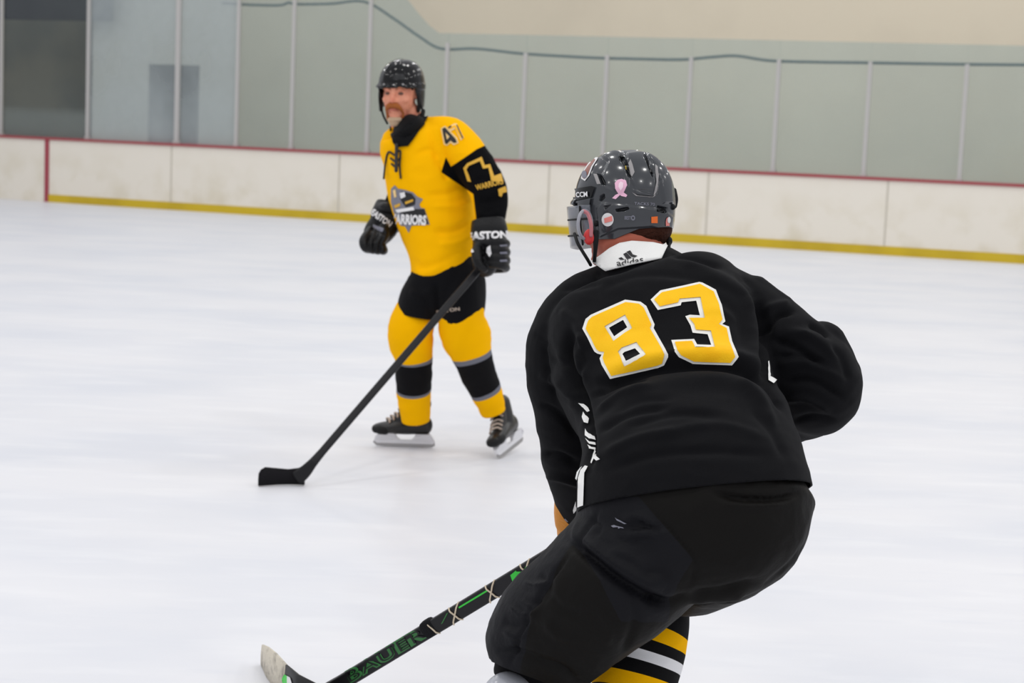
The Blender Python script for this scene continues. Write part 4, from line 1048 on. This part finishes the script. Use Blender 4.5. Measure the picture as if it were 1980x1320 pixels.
hd_('side_sticker', circ(1290, 431, 3.6, 11), 'salmon', .0015)
hd_('side_sticker', circ(1292, 425, 3, 6), 'print_white', .0025)
hd_('front_sticker', [(1124, 345), (1128, 332), (1137, 318), (1150, 304), (1158, 298), (1156, 308), (1147, 322), (1140, 340), (1132, 350)], 'print_white', .0015)
hd_('front_sticker', [(1127, 343), (1131, 332), (1139, 320), (1150, 308), (1152, 310), (1144, 322), (1138, 338), (1131, 346)], 'brown_red', .0025)
hd_('front_sticker', circ(1132, 338, 5, 7), 'print_grey', .0035)
ptext('model_lettering', 'TACKS 70', 1246, 394, 39, 5.5, -3, th, M['print_grey'], hel, off=.0018, bold=.02)
ptext('helmet_lettering', 'BEST', 1214, 421, 12, 7, -3, th, M['print_grey'], hel, off=.0018, bold=.03)
hd_('helmet_mark', [circ(1224, 421, 4, 5), circ(1224, 421, 2, 2.5)], 'print_grey', .0018, 2)
# temple plate with lettering
tpn = hd_('temple_plate', [(1110, 366), (1146, 360), (1152, 362), (1145, 382), (1112, 388)], 'gloss_black', .004, 4)
ptext('plate_lettering', 'CCM', 1127, 376, 22, 10, 4, bvh(tpn, hel), M['print_white'], tpn, off=.0035, bold=.03)
hd_('temple_piece', [(1108, 391), (1145, 383), (1143, 398), (1128, 412), (1104, 416)], 'helmet_grey', .006, 4)
for x, y in ((1153, 432), (1300, 400)):
    q = cast(th, x, y, .001)
    if q is not None:
        S = Soup(); S.ell(q, (.0065, .005, .0065), n=10); S.raw('rivet', M['rubber'], hel)
# visor: a clear grey shield with black bars on the face side, ear guard, straps
def hq(x, y, z): return hcn + nf @ Vector((x, y, z))
def vis(az, z, r=1.0):
    return hq(math.sin(az) * .104 * r, math.cos(az) * .135 * r, z)
V = []; Fc = []; nu_, nv_ = 40, 10
M['visor'] = mat('visor', (120, 124, 134), .12, spec=.6); M['visor'].node_tree.nodes['Principled BSDF'].inputs['Alpha'].default_value = .5
M['ear_guard'] = mat('ear_guard', (150, 150, 158), .2, spec=.6)
M['ear_pink'] = mat('ear_pink', (186, 112, 118), .3)
for i in range(nv_ + 1):
    for j in range(nu_ + 1):
        az = -1.45 + 2.9 * j / nu_; z = -.005 - .095 * i / nv_ * (1 - .1 * abs(az))
        V.append(vis(az, z, 1.03 - .05 * i / nv_))
for i in range(nv_):
    for j in range(nu_): Fc.append((i * (nu_ + 1) + j, i * (nu_ + 1) + j + 1, (i + 1) * (nu_ + 1) + j + 1, (i + 1) * (nu_ + 1) + j))
vo = mk('visor', V, Fc, M['visor'], hel); md = vo.modifiers.new('t', 'SOLIDIFY'); md.thickness = .003
for az in (-1.25,):
    S = Soup(); S.tube([vis(az, -.008, 1.05), vis(az, -.05, 1.04), vis(az, -.09, 1.0)], .0022, n=8); S.raw('visor_bar', M['rubber'], hel)
for z in (-.035, -.07):
    S = Soup(); S.tube([vis(-1.42, z, 1.04), vis(-1.1, z, 1.05), vis(-.8, z, 1.04)], .0022, n=8); S.raw('visor_bar', M['rubber'], hel)
tb2 = bvh(hel, body)
ring = lambda x, y, a, b: [P(x + a * math.cos(t), y + b * math.sin(t), 3.745 + .02 * math.cos(t)) for t in np.linspace(0, 2 * math.pi, 17)]
ex_, ey_ = 1130, 436
S = Soup(); S.tube(ring(1131, 434, 13, 27), .0038, n=10); S.raw('ear_guard', M['ear_guard'], hel)
S = Soup(); S.tube([P(1128, 408, 3.74), P(1137, 414, 3.74), P(1143, 435, 3.735), P(1143, 455, 3.735)], .0042, n=10); S.raw('ear_guard_trim', M['ear_pink'], hel)
S = Soup(); S.tube([P(1111, 452, 3.76), P(1117, 470, 3.74), P(1127, 487, 3.74), P(1137, 503, 3.75), P(1142, 512, 3.78)], .0036, n=8); S.raw('chin_strap', M['rubber'], hel)
S = Soup(); S.tube([P(1151, 446, 3.74), P(1152, 465, 3.745), P(1151, 485, 3.755), P(1149, 505, 3.77)], [.007, .006, .0045, .004], .0025, n=10); S.raw('chin_strap', M['rubber'], hel)
S = Soup(); S.tube([P(1291, 455, 3.84), P(1294, 465, 3.83), P(1293, 478, 3.82)], .004, n=8); S.ell(P(1294, 466, 3.83), (.007, .006, .01), n=8); S.raw('chin_strap', M['rubber'], hel)
S = Soup(); S.tube([P(1303, 368, 3.87), P(1306, 385, 3.87), P(1304, 398, 3.87)], .006, n=12); S.raw('side_clip', M['rubber'], hel)
# ear and hair at the nape
S = Soup(); S.ell(P(1139, 458, 3.745), (.012, .008, .017), n=12); e_ = S.raw('ear_lobe', M['red'], near)
S = Soup(); S.ell(NHC + nf @ Vector((0, -.032, -.057)), (.079, .076, .050), nf, n=28)
hr = S.raw('hair', M['hair_brown'], near); wrinkle(hr, .004, 40, (1, 1, .3), 2)

# stick of the near player
st = root('hockey_stick', ground(560, 1390), 'black and green hockey stick with twine criss-cross and pale blade, held by crouching person', 'stick')
topS = P(1322, 918, 3.97); botS = P(640, 1332, 4.50)
dS = (topS - botS).normalized()
mid = P(1100, 1043, 0) if False else None
S = Soup(); rf = VIEW
S.tube([botS, botS + (topS - botS) * .5, topS + dS * .10], .0195, .0125, ex=5, n=28, sub=4); sh = S.raw('shaft', M['stick_carbon'], st)
heel0 = ground(585, 1392); tip0 = ground(520, 1316)
S = Soup(); S.tube([botS + dS * .05, botS, botS + (heel0 - botS) * .55 + Vector((0, 0, .012)), botS + (heel0 - botS) * .85 + Vector((0, 0, .02))], [.0195, .021, .026, .028], [.0125, .012, .010, .008], ex=3, n=24); S.raw('heel', M['stick_black'], st)
# blade: starts at the heel, runs away from the viewer and hooks to the left
bpx = [(612, 1392, 1322), (575, 1372, 1303), (552, 1350, 1284), (532, 1330, 1262), (517, 1308, 1250), (507, 1285, 1246)]
BL = []
for x, y, ty in bpx:
    g_ = ground(x, y); dg_ = (g_ - CPOS).dot(VIEW); BL.append((g_ + Vector((0, 0, .002)), (y - ty) * dg_ / F))
S = Soup(); blade_loft(S, BL[2:], .009); bt = S.raw('stick_blade', M['tape_cream'], st); bt['label'] = 'blade wrapped in pale tape'
S = Soup(); blade_loft(S, BL[:3], .008); bb = S.raw('blade_heel', M['stick_black'], st)
tB = bvh(bb, bt)
patch('green_mark', [[(546, 1312), (551, 1303), (556, 1306), (556, 1322), (548, 1322)]], tB, M['green'], bb, off=.002, step=3)
patch('white_mark', [[(556, 1306), (562, 1309), (566, 1322), (556, 1322)]], tB, M['print_white'], bb, off=.002, step=3)
ts = bvh(sh)
def onst(u, v, off=.002):
    """a point on the near face of the shaft: u px along from (655,1310) towards the glove, v px across"""
    ax = np.array([1040 - 652, 1085 - 1318.]); L_ = np.linalg.norm(ax); ax /= L_; nx = np.array([-ax[1], ax[0]])
    return (652 + ax[0] * u - nx[0] * v, 1318 + ax[1] * u - nx[1] * v + 4)
def sp(name, uv, m, off=.002): patch(name, [[onst(u, v) for u, v in uv]], ts, M[m], sh, off=off, step=4)
V2, F2 = text_mesh('BAUER', .05, spacing=1.1)
def stext(name, txt, u0, w, h, m, off, bold):
    V2, F2 = text_mesh(txt, bold, spacing=1.12); V2, F2 = subd(V2, F2, 1)
    V3 = [cast(ts, *onst(u0 + a * w, b * h), off) for a, b in V2]
    F2 = [f for f in F2 if all(V3[i] is not None for i in f)]
    return finish_patch(name, V3, F2, M[m], sh)
stext('shaft_lettering', 'BAUER', 110, 172, 25, 'green_dark', .0015, .06)
stext('shaft_lettering', 'BAUER', 110, 170, 20, 'stick_carbon', .0028, -.012)
sp('shaft_print', [(278, 4), (342, 4), (342, 7), (278, 7)], 'green')
sp('shaft_print', [(232, -4), (252, 8), (256, 8), (236, -4)], 'green_dark')
sp('shaft_print', [(392, -10), (396, 8), (410, 10), (408, 0), (398, -11)], 'green')
sp('shaft_print', [(408, 9), (420, 2), (434, 9), (438, 0), (424, -8), (408, 0)], 'green')
# twine criss-cross and black wrap ring
aT = dS; aU = aT.cross(VIEW).normalized(); aV = aU.cross(aT).normalized()
if aV.dot(VIEW) > 0: aV = -aV
nxp = proj([botS, botS + aU * .01])[0]; 
if nxp[1][1] > nxp[0][1]: aU = -aU                      # aU points up across the shaft
def ulen(u):                                            # pixel distance along the shaft to a point of its axis
    r_ = onst(u, 0); best = None
    for k in range(600):
        q = botS + dS * (k * .003); p = proj([q])[0][0]; e = (p[0] - r_[0]) ** 2 + (p[1] - r_[1]) ** 2
        if best is None or e < best[0]: best = (e, q)
    return best[1]
def wrap(u0, u1, col='twine', r=.0021):
    a, b_2 = ulen(u0), ulen(u1); S = Soup(); pts = []
    for f in np.linspace(0, 1, 7):
        pts.append(a.lerp(b_2, f) + aU * (.0205 * (2 * f - 1)) + aV * (.0148 if 0 < f < 1 else .006))
    S.tube(pts, r, n=8, sub=2, ref=aV); S.raw('twine', M[col], sh)
wrap(222, 214)
for u in (270, 352, 431):
    wrap(u - 16, u + 16); wrap(u + 5, u - 5)
q = botS.lerp(topS, 0)
for u, m, r_, w_ in ((204, 'tape_black', .0225, .016),):
    c_ = cast(ts, *onst(u, 0), -.0125); S = Soup(); S.tube([c_ - dS * w_ / 2, c_ + dS * w_ / 2], r_, r_ * .75, ex=4, n=24, sub=1); S.raw('tape_ring', M[m], sh)
S = Soup(); S.tube([topS + dS * .04, topS + dS * .115], .0215, .0145, ex=4, n=24); S.raw('butt_tape', M['tape_cream'], st)
